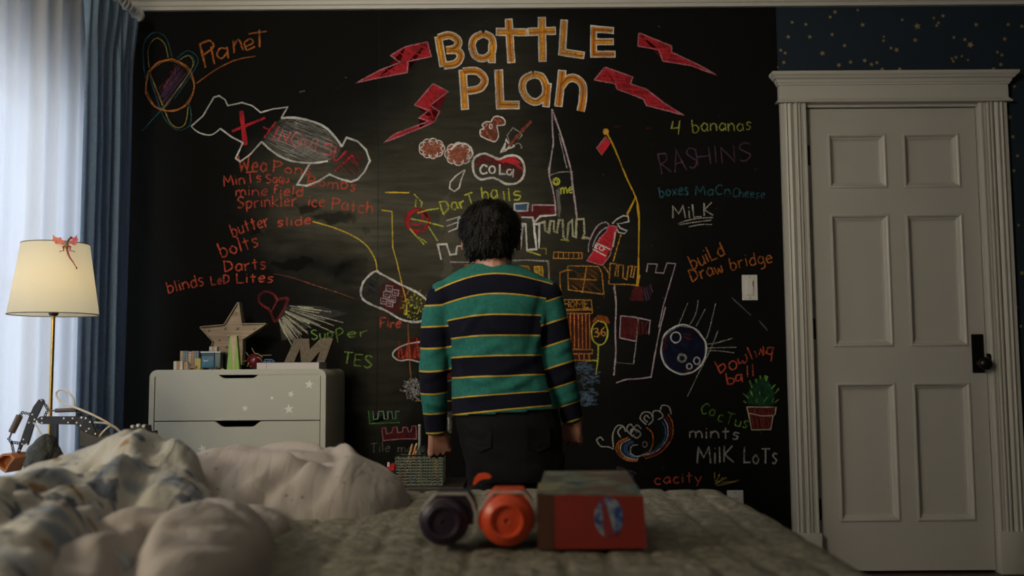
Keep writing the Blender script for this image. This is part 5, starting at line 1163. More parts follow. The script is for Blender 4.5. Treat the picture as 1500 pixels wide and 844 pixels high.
bm = NB(); lathe(bm, (RX, 4.06, RZ), [(.017, 0), (.021, .004), (.021, .012), (.012, .016), (.012, .024), (.020, .030), (.027, .042), (.029, .055), (.026, .068), (.016, .079), (.001, .084)], 20, 'Y'); auto(obj('finial', bm, whitewood, rod), 50)
bm = NB(); box(bm, XL, RX+.01, 4.035, 4.05, RZ-.012, RZ+.012, .003); obj('bracket', bm, whitewood, rod)
for k in range(12):
    y = 3.60+k*.036; bm = NB(); tube(bm, [(RX+math.cos(a)*.024, y+.003*math.sin(3*a), RZ-.006+math.sin(a)*.024) for a in [2*PI*i/14 for i in range(15)]], .003, 6, cap=False); obj('curtain_ring', bm, whitewood, bc, smooth=True)

# ================================================================== NIGHTSTAND AND LAMP
ns = thing('nightstand', 'white nightstand beyond the bed carrying the lamp', 'nightstand', (-1.33, 2.78, 0))
NZ = .545; nsp = mat('nightstand_paint', (.42, .40, .36), .45)
bm = NB(); box(bm, -1.56, -1.00, 2.52, 3.02, NZ-.025, NZ, .004); obj('top', bm, nsp, ns)
bm = NB(); box(bm, -1.55, -1.53, 2.53, 3.01, .10, NZ-.025); box(bm, -1.03, -1.01, 2.53, 3.01, .10, NZ-.025); box(bm, -1.53, -1.03, 2.99, 3.01, .10, NZ-.025); box(bm, -1.53, -1.03, 2.53, 3.0, .10, .12); obj('cabinet_body', bm, nsp, ns)
for z0, z1 in ((.125, .315), (.325, .515)):
    bm = NB(); box(bm, -1.527, -1.033, 2.515, 2.535, z0, z1, .003); dd = obj('drawer', bm, nsp, ns)
    bm = NB(); lathe(bm, (-1.28, 2.515, (z0+z1)/2), [(.006, 0), (.006, -.012), (.013, -.018), (.010, -.026), (.001, -.028)], 14, 'Y'); obj('knob', bm, bronze, dd, smooth=True)
for x in (-1.535, -1.025):
    for y in (2.55, 2.99):
        bm = NB(); tube(bm, [(x, y, 0), (x, y, .11)], [.012, .018], 10); obj('leg', bm, nsp, ns)
LD = 2.90
lc = W(80, 410, LD); lamp = thing('table_lamp', 'lit table lamp with cream drum shade and slim brass pole', 'lamp', (lc.x, LD, NZ))
zt, zb = W(80, 358, LD).z, W(80, 461, LD).z; rt = 46.5*LD/FPX; rb = 62*LD/FPX
def _shade(nt, b, tc):
    L = nt.links.new; tr = nt.nodes.new('ShaderNodeBsdfTranslucent'); tr.inputs[0].default_value = (.86, .80, .62, 1); df = nt.nodes.new('ShaderNodeBsdfDiffuse'); df.inputs[0].default_value = (.75, .70, .56, 1)
    m = nt.nodes.new('ShaderNodeMixShader'); m.inputs[0].default_value = .5; L(df.outputs[0], m.inputs[1]); L(tr.outputs[0], m.inputs[2]); L(m.outputs[0], nt.nodes['Material Output'].inputs[0])
bm = NB(); lathe(bm, (lc.x, LD, 0), [(rb, zb), (rb+(rt-rb)*.5, (zb+zt)/2), (rt, zt)], 48, cap=False)
obj('lamp_shade', bm, mat('lamp_shade_cloth', fn=_shade), lamp, smooth=True)
brass = mat('brass', (.62, .40, .12), .28, metal=1.0); trim = mat('shade_trim', (.16, .14, .10), .8)
bm = NB()
for r, z in ((rb, zb), (rt, zt)): tube(bm, [(lc.x+math.cos(a)*r, LD+math.sin(a)*r, z) for a in [2*PI*i/48 for i in range(49)]], .0016, 6, cap=False)
obj('shade_rims', bm, trim, lamp, kind='stuff')
bm = NB(); lathe(bm, (lc.x, LD, 0), [(.0055, NZ+.02), (.0055, zb+.01)], 14); auto(obj('pole', bm, brass, lamp))
bm = NB(); lathe(bm, (lc.x, LD, NZ), [(.065, 0), (.065, .008), (.03, .016), (.008, .022)], 32); auto(obj('base', bm, brass, lamp))
bm = NB(); lathe(bm, (lc.x, LD, zb-.004), [(.010, 0), (.014, .006), (.014, .03), (.017, .034), (.017, .055)], 16); auto(obj('socket', bm, mat('black_plastic', (.015, .014, .013), .4), lamp))
bm = NB()
for a in (0, 2.09, 4.19): tube(bm, [(lc.x, LD, zb+.03), (lc.x+math.cos(a)*rb*.95, LD+math.sin(a)*rb*.95, zb+.006)], .0016, 6)
obj('shade_spider', bm, brass, lamp, kind='stuff')
def _bulb(nt, b, tc): b.inputs['Emission Color'].default_value = (1, .78, .42, 1); b.inputs['Emission Strength'].default_value = 6
bm = NB(); lathe(bm, (lc.x, LD, zb+.05), [(.013, 0), (.016, .012), (.027, .04), (.029, .055), (.022, .075), (.001, .086)], 20); obj('bulb', bm, mat('lit_bulb', (.9, .85, .7), fn=_bulb), lamp, smooth=True)
l = bpy.data.lights.new('bulb_light', 'POINT'); l.energy = 3.7; l.color = (1, .87, .60); l.shadow_soft_size = .03
lo = bpy.data.objects.new('bulb_light', l); COL.objects.link(lo); lo.location = (lc.x, LD, zb+.10); setp(lo, lamp)

# dragon figure clinging to the rim of the shade
fr = LD - (rt + (rb-rt)*.12)
def DP(x, y, dy=0): v = W(60+x/10.55, 330+y/10.55, fr-.004); return Vector((v.x, fr-.004+dy, v.z))
dg = thing('dragon_toy', 'small red and orange dragon toy clinging to the lampshade rim', 'toy', tuple(DP(400, 330)))
dred = mat('dragon_red', (.30, .02, .03), .5); dgreen = mat('dragon_olive', (.14, .12, .03), .5)
def _wing(nt, b, tc):
    L = nt.links.new; n = nt.nodes.new('ShaderNodeTexNoise'); n.inputs['Scale'].default_value = 60; L(tc.outputs['Object'], n.inputs['Vector'])
    cr = nt.nodes.new('ShaderNodeValToRGB'); cr.color_ramp.elements[0].position = .35; cr.color_ramp.elements[0].color = (.40, .02, .05, 1); cr.color_ramp.elements[1].position = .65; cr.color_ramp.elements[1].color = (.60, .20, .05, 1); L(n.outputs[0], cr.inputs[0]); L(cr.outputs[0], b.inputs['Base Color'])
wingm = mat('dragon_wing', rough=.5, fn=_wing)
bm = NB(); tube(bm, [DP(408, 200, .012), DP(404, 235, .006), DP(398, 270, 0), DP(400, 310, -.002), DP(402, 350, -.002), DP(408, 372, 0)], [.0022, .0028, .0050, .0058, .0045, .003], 12); obj('body', bm, dgreen, dg, smooth=True)
bm = NB(); tube(bm, [DP(402, 232, .008), DP(410, 200, .014), DP(414, 180, .020)], [.0028, .0026, .0022], 10); sphere(bm, DP(414, 178, .024), .004, 10, 8, (.8, 1.5, .9)); tube(bm, [DP(409, 176, .020), DP(405, 160, .016)], [.0013, .0003], 6); tube(bm, [DP(419, 176, .020), DP(423, 160, .016)], [.0013, .0003], 6); obj('head', bm, dred, dg, smooth=True)
for P in ([(385,250),(340,240),(295,210),(285,180),(255,188),(200,178),(148,135),(152,180),(138,225),(170,245),(195,280),(250,285),(330,298),(375,290)], [(420,250),(450,235),(470,190),(500,182),(535,142),(532,180),(548,218),(530,250),(528,290),(490,305),(455,285),(425,285)]):
    bm = NB(); q = [DP(x, y, .004+.00004*abs(x-400)) for x, y in P]; a = [bm.verts.new(v) for v in q]; b = [bm.verts.new(v + Vector((0, .0014, 0))) for v in q]
    bm.faces.new(a); bm.faces.new(b[::-1])
    for i in range(len(q)): bm.faces.new((a[i], b[i], b[(i+1) % len(q)], a[(i+1) % len(q)]))
    obj('wing', bm, wingm, dg)
tl = catmull([DP(402, 360)[:], DP(420, 440)[:], DP(450, 505)[:], DP(490, 560)[:], DP(520, 610)[:], DP(545, 650)[:]], 4)
bm = NB(); tube(bm, tl, [.0034-.0026*i/(len(tl)-1) for i in range(len(tl))], 8); e = DP(550, 660); tube(bm, [DP(540, 640), e, DP(556, 682)], [.0006, .0028, .0003], 8); obj('tail', bm, dred, dg, smooth=True)
for P in ([(385,325),(352,335),(360,395),(300,405),(298,422)], [(430,325),(460,335),(455,395),(520,405),(532,422)]):
    bm = NB(); tube(bm, [DP(x, y, -.003) for x, y in P], [.0036, .0032, .0016, .0012, .0008], 8); obj('leg', bm, dred, dg, smooth=True)

# ================================================================== HYDRAULIC ROBOT ARM on the nightstand
AD = 2.72
def A(x, y, dy=0): v = W(x/6.03, 560+y/6.03, AD); return Vector((v.x, AD+dy, v.z))
K = AD/FPX/6.03
ra = thing('robot_arm', 'black beam robot arm kit with syringes, clear tube and wooden bucket', 'model', (A(470, 700).x, AD, NZ))
blk = mat('black_beam', (.012, .012, .013), .35); bolt_m = mat('bolt_metal', (.6, .58, .52), .3, metal=.8); syr = mat('brown_syringe', (.10, .07, .05), .35); tubem = mat('pale_tube', (.60, .54, .42), .3)
def plate(name, P, dy=0, th=.008, m=blk):
    q = [A(x, y, dy) for x, y in P]; bm = NB(); prism(bm, [(v.x, v.z) for v in q], AD+dy-th/2, AD+dy+th/2); return obj(name, bm, m, ra)
def bolts(part, P, dy=0, th=.008):
    for x, y in P:
        bm = NB(); c = A(x, y); lathe(bm, (c.x, AD+dy-th/2, c.z), [(.0024, .001), (.0024, -.0012), (.0006, -.002)], 8, 'Y'); obj('bolt', bm, bolt_m, part)
def chain(name, pts, r=10):       # perforated link strip
    bm = NB(); 
    for (x0, y0), (x1, y1) in zip(pts, pts[1:]):
        n = max(1, int(math.hypot(x1-x0, y1-y0)/20))
        for i in range(n+1):
            x, y = x0+(x1-x0)*i/n, y0+(y1-y0)*i/n; c = A(x, y, -.004)
            tube(bm, [(c.x+math.cos(a)*r*K, AD-.004, c.z+math.sin(a)*r*K) for a in [2*PI*k/8 for k in range(9)]], .0016, 5, cap=False)
    return obj(name, bm, blk, ra, kind='stuff')
p = plate('boom_arm', [(345,155),(375,148),(392,165),(385,190),(318,330),(250,555),(205,545),(165,640),(150,630),(215,430),(262,300),(300,215)])
bolts(p, [(372,160),(292,285),(312,330),(262,358),(306,362),(214,505),(178,600),(240,548),(202,545)])
p = plate('beam', [(330,335),(380,300),(720,298),(790,302),(830,340),(880,480),(820,482),(775,470),(735,420),(700,372),(385,368)], -.012)
bolts(p, [(350,345),(395,318),(395,356),(587,318),(665,318),(625,354),(700,356),(742,312),(780,316),(818,350),(735,382),(785,432),(865,454),(808,410)], -.012)
plate('post', [(442,370),(505,370),(503,690),(540,900),(540,966),(400,966),(400,900),(440,690)], .004, .012)
bm = NB(); tube(bm, [A(190, 295, -.01), A(120, 440, -.01)], 30*K, 14); tube(bm, [A(120, 440, -.01), A(102, 490, -.01)], 8*K, 8); auto(obj('syringe', bm, syr, ra))
bm = NB(); tube(bm, [A(505, 250, -.01), A(690, 243, -.01)], 19*K, 14); tube(bm, [A(505, 250, -.01), A(430, 250, -.01)], 7*K, 8); auto(obj('syringe', bm, syr, ra))
chain('linkage', [(375,165),(410,205),(430,245),(395,310)]); chain('linkage', [(262,280),(205,268),(180,300)]); chain('linkage', [(85,500),(110,540),(125,610)]); chain('linkage', [(110,530),(190,540)]); chain('linkage', [(690,235),(715,240),(712,290),(690,290),(690,240)]); chain('linkage', [(185,560),(165,635)])
bkt = [A(x, y, 0) for x, y in ((45,650),(80,622),(150,622),(190,660),(140,720),(105,790),(60,760),(32,700))]
bm = NB(); a = [bm.verts.new((v.x, AD-.035, v.z)) for v in bkt]; b = [bm.verts.new((v.x+.01, AD+.03, v.z)) for v in bkt]
for i in range(8): bm.faces.new((a[i], b[i], b[(i+1) % 8], a[(i+1) % 8]))
bm.faces.new(b); cc = Vector((sum(v.x for v in bkt)/8, AD-.022, sum(v.z for v in bkt)/8)); q = [bm.verts.new((cc.x+(v.x-cc.x)*.75, AD-.035, cc.z+(v.z-cc.z)*.75)) for v in bkt]
for i in range(8): bm.faces.new((a[i], q[i], q[(i+1) % 8], a[(i+1) % 8]))
q2 = [bm.verts.new((v.co.x, AD-.012, v.co.z)) for v in q]
for i in range(8): bm.faces.new((q[i], q2[i], q2[(i+1) % 8], q[(i+1) % 8]))
bm.faces.new(q2); obj('bucket', bm, mat('orange_wood', (.42, .15, .05), .5, var=.15, vscale=60), ra)
bm = NB()
tube(bm, catmull([A(x, y, dy)[:] for x, y, dy in ((665,235,-.01),(665,160,-.01),(620,90,-.01),(550,65,-.01),(510,100,-.01),(540,160,-.012),(620,200,-.02),(720,225,-.03),(850,280,-.03),(960,345,-.02),(1040,420,0),(1075,490,.02))], 6), .0030, 8)
tube(bm, catmull([A(x, y, dy)[:] for x, y, dy in ((845,355,-.01),(920,362,0),(990,390,.01),(1030,440,.02),(1050,500,.02))], 6), .0028, 8)
tube(bm, catmull([A(x, y, dy)[:] for x, y, dy in ((325,365,-.01),(370,420,-.02),(400,460,-.02),(480,560,-.02),(520,600,-.02))], 6), .0022, 8)
tube(bm, catmull([A(x, y, dy)[:] for x, y, dy in ((870,490,0),(920,430,0),(975,375,.01))], 6), .0028, 8)
obj('tubing', bm, tubem, ra, smooth=True, kind='stuff')
p = plate('track_base', [(735,420),(880,480),(1010,475),(1090,490),(1190,455),(1300,440),(1310,560),(735,560)], .03, .10, mat('dark_base', (.05, .045, .035), .6))
for x, y in ((1180,390),(1230,380),(1280,385),(1255,455)):
    bm = NB(); c = A(x, y, .0); lathe(bm, (c.x, c.y-.012, c.z), [(.0045, 0), (.0045, .012), (.002, .02)], 10, 'Y'); obj('bolt', bm, bolt_m, ra)
bm = NB(); q = [A(x, y) for x, y in ((1160,395),(1300,380),(1310,450),(1200,460))]; prism(bm, [(v.x, v.z) for v in q], AD-.01, AD+.03); obj('motor_bracket', bm, blk, ra)
for x in (800, 1240):
    a = A(x, 545); bm = NB(); tube(bm, [(a.x, AD+.03, NZ), (a.x, AD+.03, a.z)], [.010, .006], 10); obj('base_foot', bm, blk, ra)
# small dark pouch leaning beside the arm
pc = A(400, 560); pouch = thing('toy_figure', 'dark hunched beast toy on the nightstand under the robot arm', 'toy', (pc.x, AD-.08, NZ))
bm = NB(); YY = AD-.075
def Q(x, y, dy=0): v = W(x/6.03, 560+y/6.03, YY); return Vector((v.x, YY+dy, v.z))
tube(bm, [Vector((Q(370, 700).x, YY, NZ+.012)), Q(370, 800), Q(385, 620), Q(400, 560), Q(420, 500), Q(428, 455)], [.050, .048, .043, .034, .022, .010], 14); tube(bm, [Q(400, 540), Q(345, 560, -.01), Q(300, 568, -.015)], [.02, .012, .003], 10); tube(bm, [Q(450, 600), Q(490, 640), Q(500, 700), Vector((Q(505, 700).x, YY, NZ+.012))], [.02, .02, .02, .022], 10)
me = remeshed(bm, .005, 3)
NRM = [v.normal.copy() for v in me.vertices]
for v in me.vertices: v.co += NRM[v.index]*.006*noise.noise(v.co*60)
obj('toy_body', me, mat('dark_scaly', (.025, .028, .022), .6, bump=.6, bscale=150), pouch, smooth=True)

# ================================================================== DRESSER
FD = 3.83
drs = thing('dresser', 'pale grey chest of drawers with rounded frame and notch pulls', 'dresser', (-1.08, 4.04, 0))
dx0, dx1, dzt = -1.425, -.731, .894
dp = mat('dresser_paint', (.40, .395, .32), .45, bump=.03, bscale=100)
def rrect(x0, x1, z0, z1, r, n=6):
    P = []
    for cx, cz, a0 in ((x1-r, z1-r, 0), (x0+r, z1-r, PI/2), (x0+r, z0+r, PI), (x1-r, z0+r, 3*PI/2)):
        for k in range(n+1): a = a0+PI/2*k/n; P.append((cx+r*math.cos(a), cz+r*math.sin(a)))
    return P
T_ = .021
bm = NB(); o_ = rrect(dx0, dx1, .10, dzt, .030); i_ = rrect(dx0+T_, dx1-T_, .10+T_, dzt-T_, .012); n = len(o_)
yb = BOARD-.010
rings = [[bm.verts.new((x, y, z)) for x, z in P] for P, y in ((o_, yb), (o_, FD+.003), ([(x + (dx0+.35-x)*.004, z) for x, z in o_], FD), (i_, FD), (i_, yb))]
for a, b in zip(rings, rings[1:]):
    for k in range(n): bm.faces.new((a[k], a[(k+1) % n], b[(k+1) % n], b[k]))
bm.faces.new(rings[0]) ; auto(obj('carcass', bm, dp, drs), 30)
bm = NB(); box(bm, dx0+T_, dx1-T_, yb-.012, yb-.002, .10+T_, dzt-T_); obj('back_panel', bm, mat('dresser_inside', (.03, .03, .028), .8), drs)
starm = mat('white_star_sticker', (.66, .65, .60), .5)
zs_ = [W(300, y, FD).z for y in (545.8, 617.5)]
hh = zs_[0]-zs_[1]; zt_ = dzt-T_-.003; drawers = []
nd = 4; dh = (zt_ - (.10+T_+.002))/nd
z1 = W(300, 546.5, FD).z; dh = z1 - W(300, 617.8, FD).z
nd = int((z1-.12)/dh+.2); bottom = .10+T_+.002
for k in range(nd):
    za = z1-k*dh; zb_ = za-dh+.004 if k < nd-1 else bottom
    c0, c1 = W(388/3.375+200, 560, FD).x, W(618/3.375+200, 560, FD).x; cm = (c0+c1)/2; hw = (c1-c0)/2; nt_ = .0215
    xl, xr = dx0+T_+.003, dx1-T_-.003
    P = [(xl, zb_), (xr, zb_), (xr, za), (c1, za)] + [(c1-.006, za-.003), (c1-.026, za-nt_+.003), (c1-.036, za-nt_), (c0+.036, za-nt_), (c0+.026, za-nt_+.003), (c0+.006, za-.003)] + [(c0, za), (xl, za)]
    bm = NB(); prism(bm, P, FD+.002, FD+.020); dr_ = obj('drawer', bm, dp, drs); drawers.append(dr_)
    bm = NB(); box(bm, xl+.01, xr-.01, FD+.020, yb-.02, zb_+.01, zb_+.015); box(bm, xl+.01, xl+.02, FD+.020, yb-.02, zb_+.01, za-.04); box(bm, xr-.02, xr-.01, FD+.020, yb-.02, zb_+.01, za-.04); obj('drawer_box', bm, mat('dresser_inside'), dr_)
for x, y in ((dx0+.03, FD+.03), (dx1-.03, FD+.03), (dx0+.03, yb-.03), (dx1-.03, yb-.03)):
    bm = NB(); tube(bm, [(x, y, 0), (x, y, .102)], [.014, .020], 12); obj('leg', bm, mat('pale_leg_wood', (.4, .28, .16), .5), drs)
def star_pts(cx, cz, r, a0=0, q=.42): return [(cx+math.sin(a0+k*PI/5)*(r if k % 2 == 0 else r*q), cz+math.cos(a0+k*PI/5)*(r if k % 2 == 0 else r*q)) for k in range(10)]
for (px, py, r, a0, di) in ((854, 450, 23, .1, 0), (763, 498, 16, .35, 0), (753, 572, 24, -.1, 0), (536, 568, 15, .2, 0), (325, 768, 20, -.3, 1)):
    c = W(200+px/3.375, 430+py/3.375, FD); bm = NB(); prism(bm, star_pts(c.x, c.z, r/3.375*FD/FPX*1.08, a0), FD+.0005, FD+.0025)
    obj('star_sticker', bm, starm, drawers[di])
c = W(200+669/3.375, 430+517/3.375, FD); bm = NB(); box(bm, c.x-.005, c.x+.005, FD+.0005, FD+.003, c.z-.005, c.z+.005); obj('square_sticker', bm, starm, drawers[0])

# ------------------------------------------------------------------ things on the dresser
def E4(x, y, Y, dy=0): v = W(240+x/7.03, 430+y/7.03, Y); return Vector((v.x, Y+dy, v.z))
def E5(x, y, Y, dy=0): v = W(350+x/7.03, 430+y/7.03, Y); return Vector((v.x, Y+dy, v.z))
T0 = dzt
wood = mat('pale_block_wood', (.46, .34, .20), .6, var=.12, vscale=50); wood2 = mat('warm_block_wood', (.42, .24, .12), .6, var=.12, vscale=50); wood3 = mat('white_block_paint', (.55, .52, .46), .5); bluegrey = mat('blue_grey_paint', (.17, .20, .23), .5); ochre = mat('ochre_paint', (.45, .34, .07), .5)
def blk_(label, x0, x1, ytop, Y, depth, ms, shape='stripes', zbase=None):
    a, b = E4(x0, ytop, Y), E4(x1, ytop, Y); zb0 = T0 if zbase is None else zbase
    t = thing('wooden_block', label, 'toy block', ((a.x+b.x)/2, Y, zb0), 'toy blocks on the dresser' if False else None)
    n = len(ms); w_ = (b.x-a.x)/n
    for k, m in enumerate(ms): bm = NB(); box(bm, a.x+k*w_+(.0003 if k else 0), a.x+(k+1)*w_, Y, Y+depth, zb0, a.z, .001, 1); obj('block_layer', bm, m, t)
    return a.z
blk_('low striped block at the far left of the dresser top', 100, 195, 697, 3.90, .025, [wood3, wood2, wood3])
zc1 = blk_('blue grey block standing left of the toy bridge gap', 168, 248, 592, 3.935, .024, [wood, bluegrey, bluegrey])
zc2 = blk_('blue grey block standing right of the toy bridge gap', 286, 360, 592, 3.935, .024, [wood2, bluegrey, bluegrey])
a, b = E4(246, 600, 3.94), E4(288, 632, 3.94); bp_ = thing('wooden_block', 'small red and cream block bridging the two grey blocks', 'toy block', (a.x, 3.94, b.z))
for k, m in enumerate((wood3, mat('dull_red_paint', (.30, .07, .05), .5), wood3)): z0 = b.z+(a.z-b.z)*k/3; bm = NB(); box(bm, a.x+.0005, b.x-.0005, 3.938, 3.956, z0, z0+(a.z-b.z)/3-.0002); obj('block_layer', bm, m, bp_)
a, b = E4(252, 632, 3.938), E4(284, 632, 3.938); bm = NB(); P_ = [(a.x, T0), (a.x+.006, T0), (a.x+.006, (T0+b.z)/2), (b.x-.006, (T0+b.z)/2), (b.x-.006, T0), (b.x, T0), (b.x, b.z-.0004), (a.x, b.z-.0004)]; prism(bm, P_, 3.938, 3.956); tag(obj('toy_arch', bm, wood), 'tiny wooden arch under the bridging block', 'toy block')
blk_('warm brown block next to the far left striped block', 205, 245, 705, 3.895, .02, [wood2, wood])
blk_('square ochre yellow block left of the toy van', 322, 380, 668, 3.90, .018, [ochre])
# little figure shapes between blocks
c = E4(262, 740, 3.90); bm = NB(); lathe(bm, (c.x, 3.90, T0), [(.0075, 0), (.006, .008), (.0035, .014), (.0055, .018), (.0055, .023), (.001, .027)], 12); tag(obj('peg_figure', bm, bluegrey, smooth=True), 'tiny blue peg figure in front of the arch', 'toy')
c = E4(300, 740, 3.895); bm = NB(); tube(bm, [(c.x-.010, 3.895, T0+.005), (c.x-.003, 3.895, T0+.013), (c.x+.006, 3.895, T0+.006), (c.x+.012, 3.895, T0+.012)], [.0045, .004, .0045, .003], 8); sphere(bm, (c.x+.012, 3.895, T0+.013), .004, 8, 6); tag(obj('toy_animal', bm, wood2, smooth=True), 'tiny brown wooden animal lying by the ochre block', 'toy')
# toy van
VD = 3.90; va, vb = E4(382, 600, VD), E4(580, 758, VD); vx0, vx1 = va.x, vb.x; vz1 = va.z
van = thing('toy_van', 'small teal toy van with white roof and white v mark on its front', 'toy car', ((vx0+vx1)/2, VD, T0))
tealp = mat('teal_toy_paint', (.03, .13, .20), .3); wp_ = mat('white_toy_paint', (.55, .55, .52), .4)
mx_ = E4(520, 700, VD).x
bm = NB(); box(bm, vx0, mx_, VD, VD+.05, T0+.006, vz1-.004, .005, 3); vb_ = obj('van_body', bm, tealp, van); auto(vb_)
bm = NB(); box(bm, mx_, vx1-.001, VD+.004, VD+.048, T0+.005, vz1-.004, .003, 2); auto(obj('van_side', bm, mat('green_grey_toy', (.09, .12, .11), .4), van))
bm = NB(); box(bm, vx0-.002, vx1+.001, VD-.002, VD+.052, vz1-.005, vz1+.001, .002, 2); auto(obj('roof', bm, wp_, van))
bm = NB(); box(bm, vx0+.004, mx_-.004, VD-.0006, VD+.001, vz1-.018, vz1-.007, .001); obj('windscreen', bm, mat('toy_glass', (.03, .05, .06), .1), van)
c = E4(432, 690, VD); bm = NB(); w_ = .0095
prism(bm, [(c.x-w_, c.z+.003), (c.x-w_, c.z-.0005), (c.x, c.z-.005), (c.x+w_, c.z-.0005), (c.x+w_, c.z+.003), (c.x, c.z-.001)], VD-.0012, VD+.001); obj('v_mark', bm, wp_, van)
for x in (vx0+.006, mx_-.006, mx_+.008):
    bm = NB(); lathe(bm, (x, VD-.002, T0+.0065), [(.0062, 0), (.0062, .006), (.004, .007)], 14, 'Y'); obj('wheel', bm, blk, van)
bm = NB(); c2 = E4(468, 600, VD); box(bm, c2.x-.006, c2.x+.008, VD+.01, VD+.02, vz1, vz1+.003, .001); obj('roof_hatch', bm, tealp, van)
a, b = E4(468, 548, 4.0), E4(548, 600, 4.0); blk_('cream and tan striped block behind the toy van', 468, 548, 548, 3.985, .03, [wood3, wood, wood3])
bm = NB(); c = E4(615, 600, 3.97); P_ = [(E4(x, y, 3.97).x, max(T0, E4(x, y, 3.97).z)) for x, y in ((585,625),(612,600),(650,622),(655,760),(585,760))]; prism(bm, P_, 3.97, 3.985); tag(obj('toy_house', bm, blk), 'small black pointed block between van and cone', 'toy block')
c = E4(600, 745, 3.9); bm = NB(); box(bm, c.x-.004, c.x+.006, 3.9, 3.91, T0, T0+.004); tag(obj('wood_chip', bm, ochre), 'tiny tan chip lying left of the green cone', 'toy block')
# green wedge cone
CD_ = 3.90; l0, l1, tp0, tp1 = E4(648, 760, CD_), E4(778, 760, CD_), E4(680, 436, CD_), E4(752, 436, CD_)
cone = thing('wooden_cone', 'tall green wooden cone with a pale wedge face in front of the star', 'toy', ((l0.x+l1.x)/2, CD_, T0))
cx_ = (l0.x+l1.x)/2; r0, r1 = (l1.x-l0.x)/2, (tp1.x-tp0.x)/2; tcx = (tp0.x+tp1.x)/2
def ring4(z, cx, r, d): return [(cx-r, CD_, z), (cx+r, CD_, z), (cx+r, CD_+d, z), (cx-r, CD_+d, z)]
bm = NB(); A0 = [bm.verts.new(p) for p in ring4(T0, cx_, r0, .032)]; A1 = [bm.verts.new(p) for p in ring4(tp0.z, tcx, r1, .020)]
bm.faces.new(A0[::-1]); bm.faces.new(A1)
for k in range(4): bm.faces.new((A0[k], A0[(k+1) % 4], A1[(k+1) % 4], A1[k]))
obj('green_body', bm, mat('lime_paint', (.20, .36, .05), .4), cone)
bm = NB(); P_ = [(cx_+.002, T0+.002), (tcx+r1*.9, tp0.z-.001), (tcx-r1*.8, tp0.z-.001)]; P_ = [(cx_+.0, T0+.001), (cx_+.004, T0+.001), (tcx+r1*.97, tp0.z-.0005), (tcx-r1*.75, tp0.z-.0005)]; prism(bm, P_, CD_-.0012, CD_+.001); obj('wedge_face', bm, wood, cone)
# wooden star with bulbs, leaning to the left of the wall
SD = 4.10
st = thing('marquee_star', 'large wooden star with small round bulbs standing on the dresser', 'decor', (E4(700, 700, SD).x, SD, T0))
starw = mat('star_wood', (.30, .21, .13), .6, fn=lambda nt, b, tc: None)
def _grain(nt, b, tc):
    L = nt.links.new; mp = nt.nodes.new('ShaderNodeMapping'); mp.inputs['Scale'].default_value = (3, 3, 60); L(tc.outputs['Object'], mp.inputs[0]); n = nt.nodes.new('ShaderNodeTexNoise'); n.inputs['Scale'].default_value = 2; n.inputs['Detail'].default_value = 8; L(mp.outputs[0], n.inputs['Vector'])
    cr = nt.nodes.new('ShaderNodeValToRGB'); cr.color_ramp.elements[0].position = .3; cr.color_ramp.elements[0].color = (.22, .145, .085, 1); cr.color_ramp.elements[1].position = .7; cr.color_ramp.elements[1].color = (.42, .31, .20, 1); L(n.outputs[0], cr.inputs[0]); L(cr.outputs[0], b.inputs['Base Color'])
starw = mat('star_board', rough=.6, fn=_grain); rimw = mat('star_rim', (.27, .22, .13), .5)
SPX = [(765,92),(798,318),(1045,312),(806,470),(800,735),(640,600),(430,735),(510,495),(375,348),(622,325)]
q = [(E4(x, y, SD).x, max(T0+.001, E4(x, y, SD).z)) for x, y in SPX]
bm = NB(); prism(bm, q, SD+.010, SD+.014); obj('face_board', bm, starw, st)
cxs, czs = sum(p[0] for p in q)/10, sum(p[1] for p in q)/10
for i in range(10):
    (x0, z0), (x1, z1_) = q[i], q[(i+1) % 10]; bm = NB(); t = .0035
    dxx, dzz = x1-x0, z1_-z0; l = math.hypot(dxx, dzz); nx, nz = dzz/l*t, -dxx/l*t
    if (nx*(cxs-(x0+x1)/2) + nz*(czs-(z0+z1_)/2)) > 0: nx, nz = -nx, -nz
    A_ = [(x0, z0), (x1, z1_), (x1+nx, max(T0+.0005, z1_+nz)), (x0+nx, max(T0+.0005, z0+nz))]; prism(bm, A_, SD-.002, SD+.045); obj('rim_strip', bm, rimw, st)
for x, y in ((738,202),(466,380),(636,365),(758,362),(928,365),(668,440),(570,482),(645,550),(768,478),(772,640),(500,640)):
    c = E4(x, y, SD+.010); bm = NB(); lathe(bm, (c.x, SD+.010, c.z), [(.0062, 0), (.0068, -.003), (.005, -.003), (.0045, -.001)], 14, 'Y'); bu = obj('bulb_socket', bm, mat('dull_brass', (.20, .15, .09), .4, metal=.6), st); bm = NB(); sphere(bm, (c.x, SD+.006, c.z), .0045, 10, 8); obj('small_bulb', bm, mat('frosted_bulb', (.35, .31, .24), .3), bu, smooth=True)
# red ball with wires
c = E4(940, 692, 3.97); r = 82/7.03*3.97/FPX; ball = thing('wired_ball', 'dark red ball with pale bent wires by the blue clip', 'toy', (c.x, 3.97, T0))
bm = NB(); sphere(bm, (c.x, 3.97, T0+r+.001), r, 24, 16); obj('ball', bm, mat('dark_red_gloss', (.10, .006, .012), .2), ball, smooth=True)
wm = mat('pale_wire', (.36, .33, .14), .5)
for P in ([(905,562,0),(950,615,-.02),(990,625,-.024),(1030,660,-.02)], [(840,605,.01),(870,640,0)], [(1012,638,-.01),(1115,635,-.01)], [(800,702,-.01),(860,695,-.02)], [(975,660,-.024),(1000,665,-.024),(1025,700,-.02)], [(870,755,-.022),(900,705,-.026),(930,685,-.025)], [(905,755,-.022),(945,735,-.024)]):
    bm = NB(); tube(bm, catmull([E4(x, y, 3.97, dy)[:] for x, y, dy in P], 4), .0013, 6); obj('wire', bm, wm, ball, smooth=True)
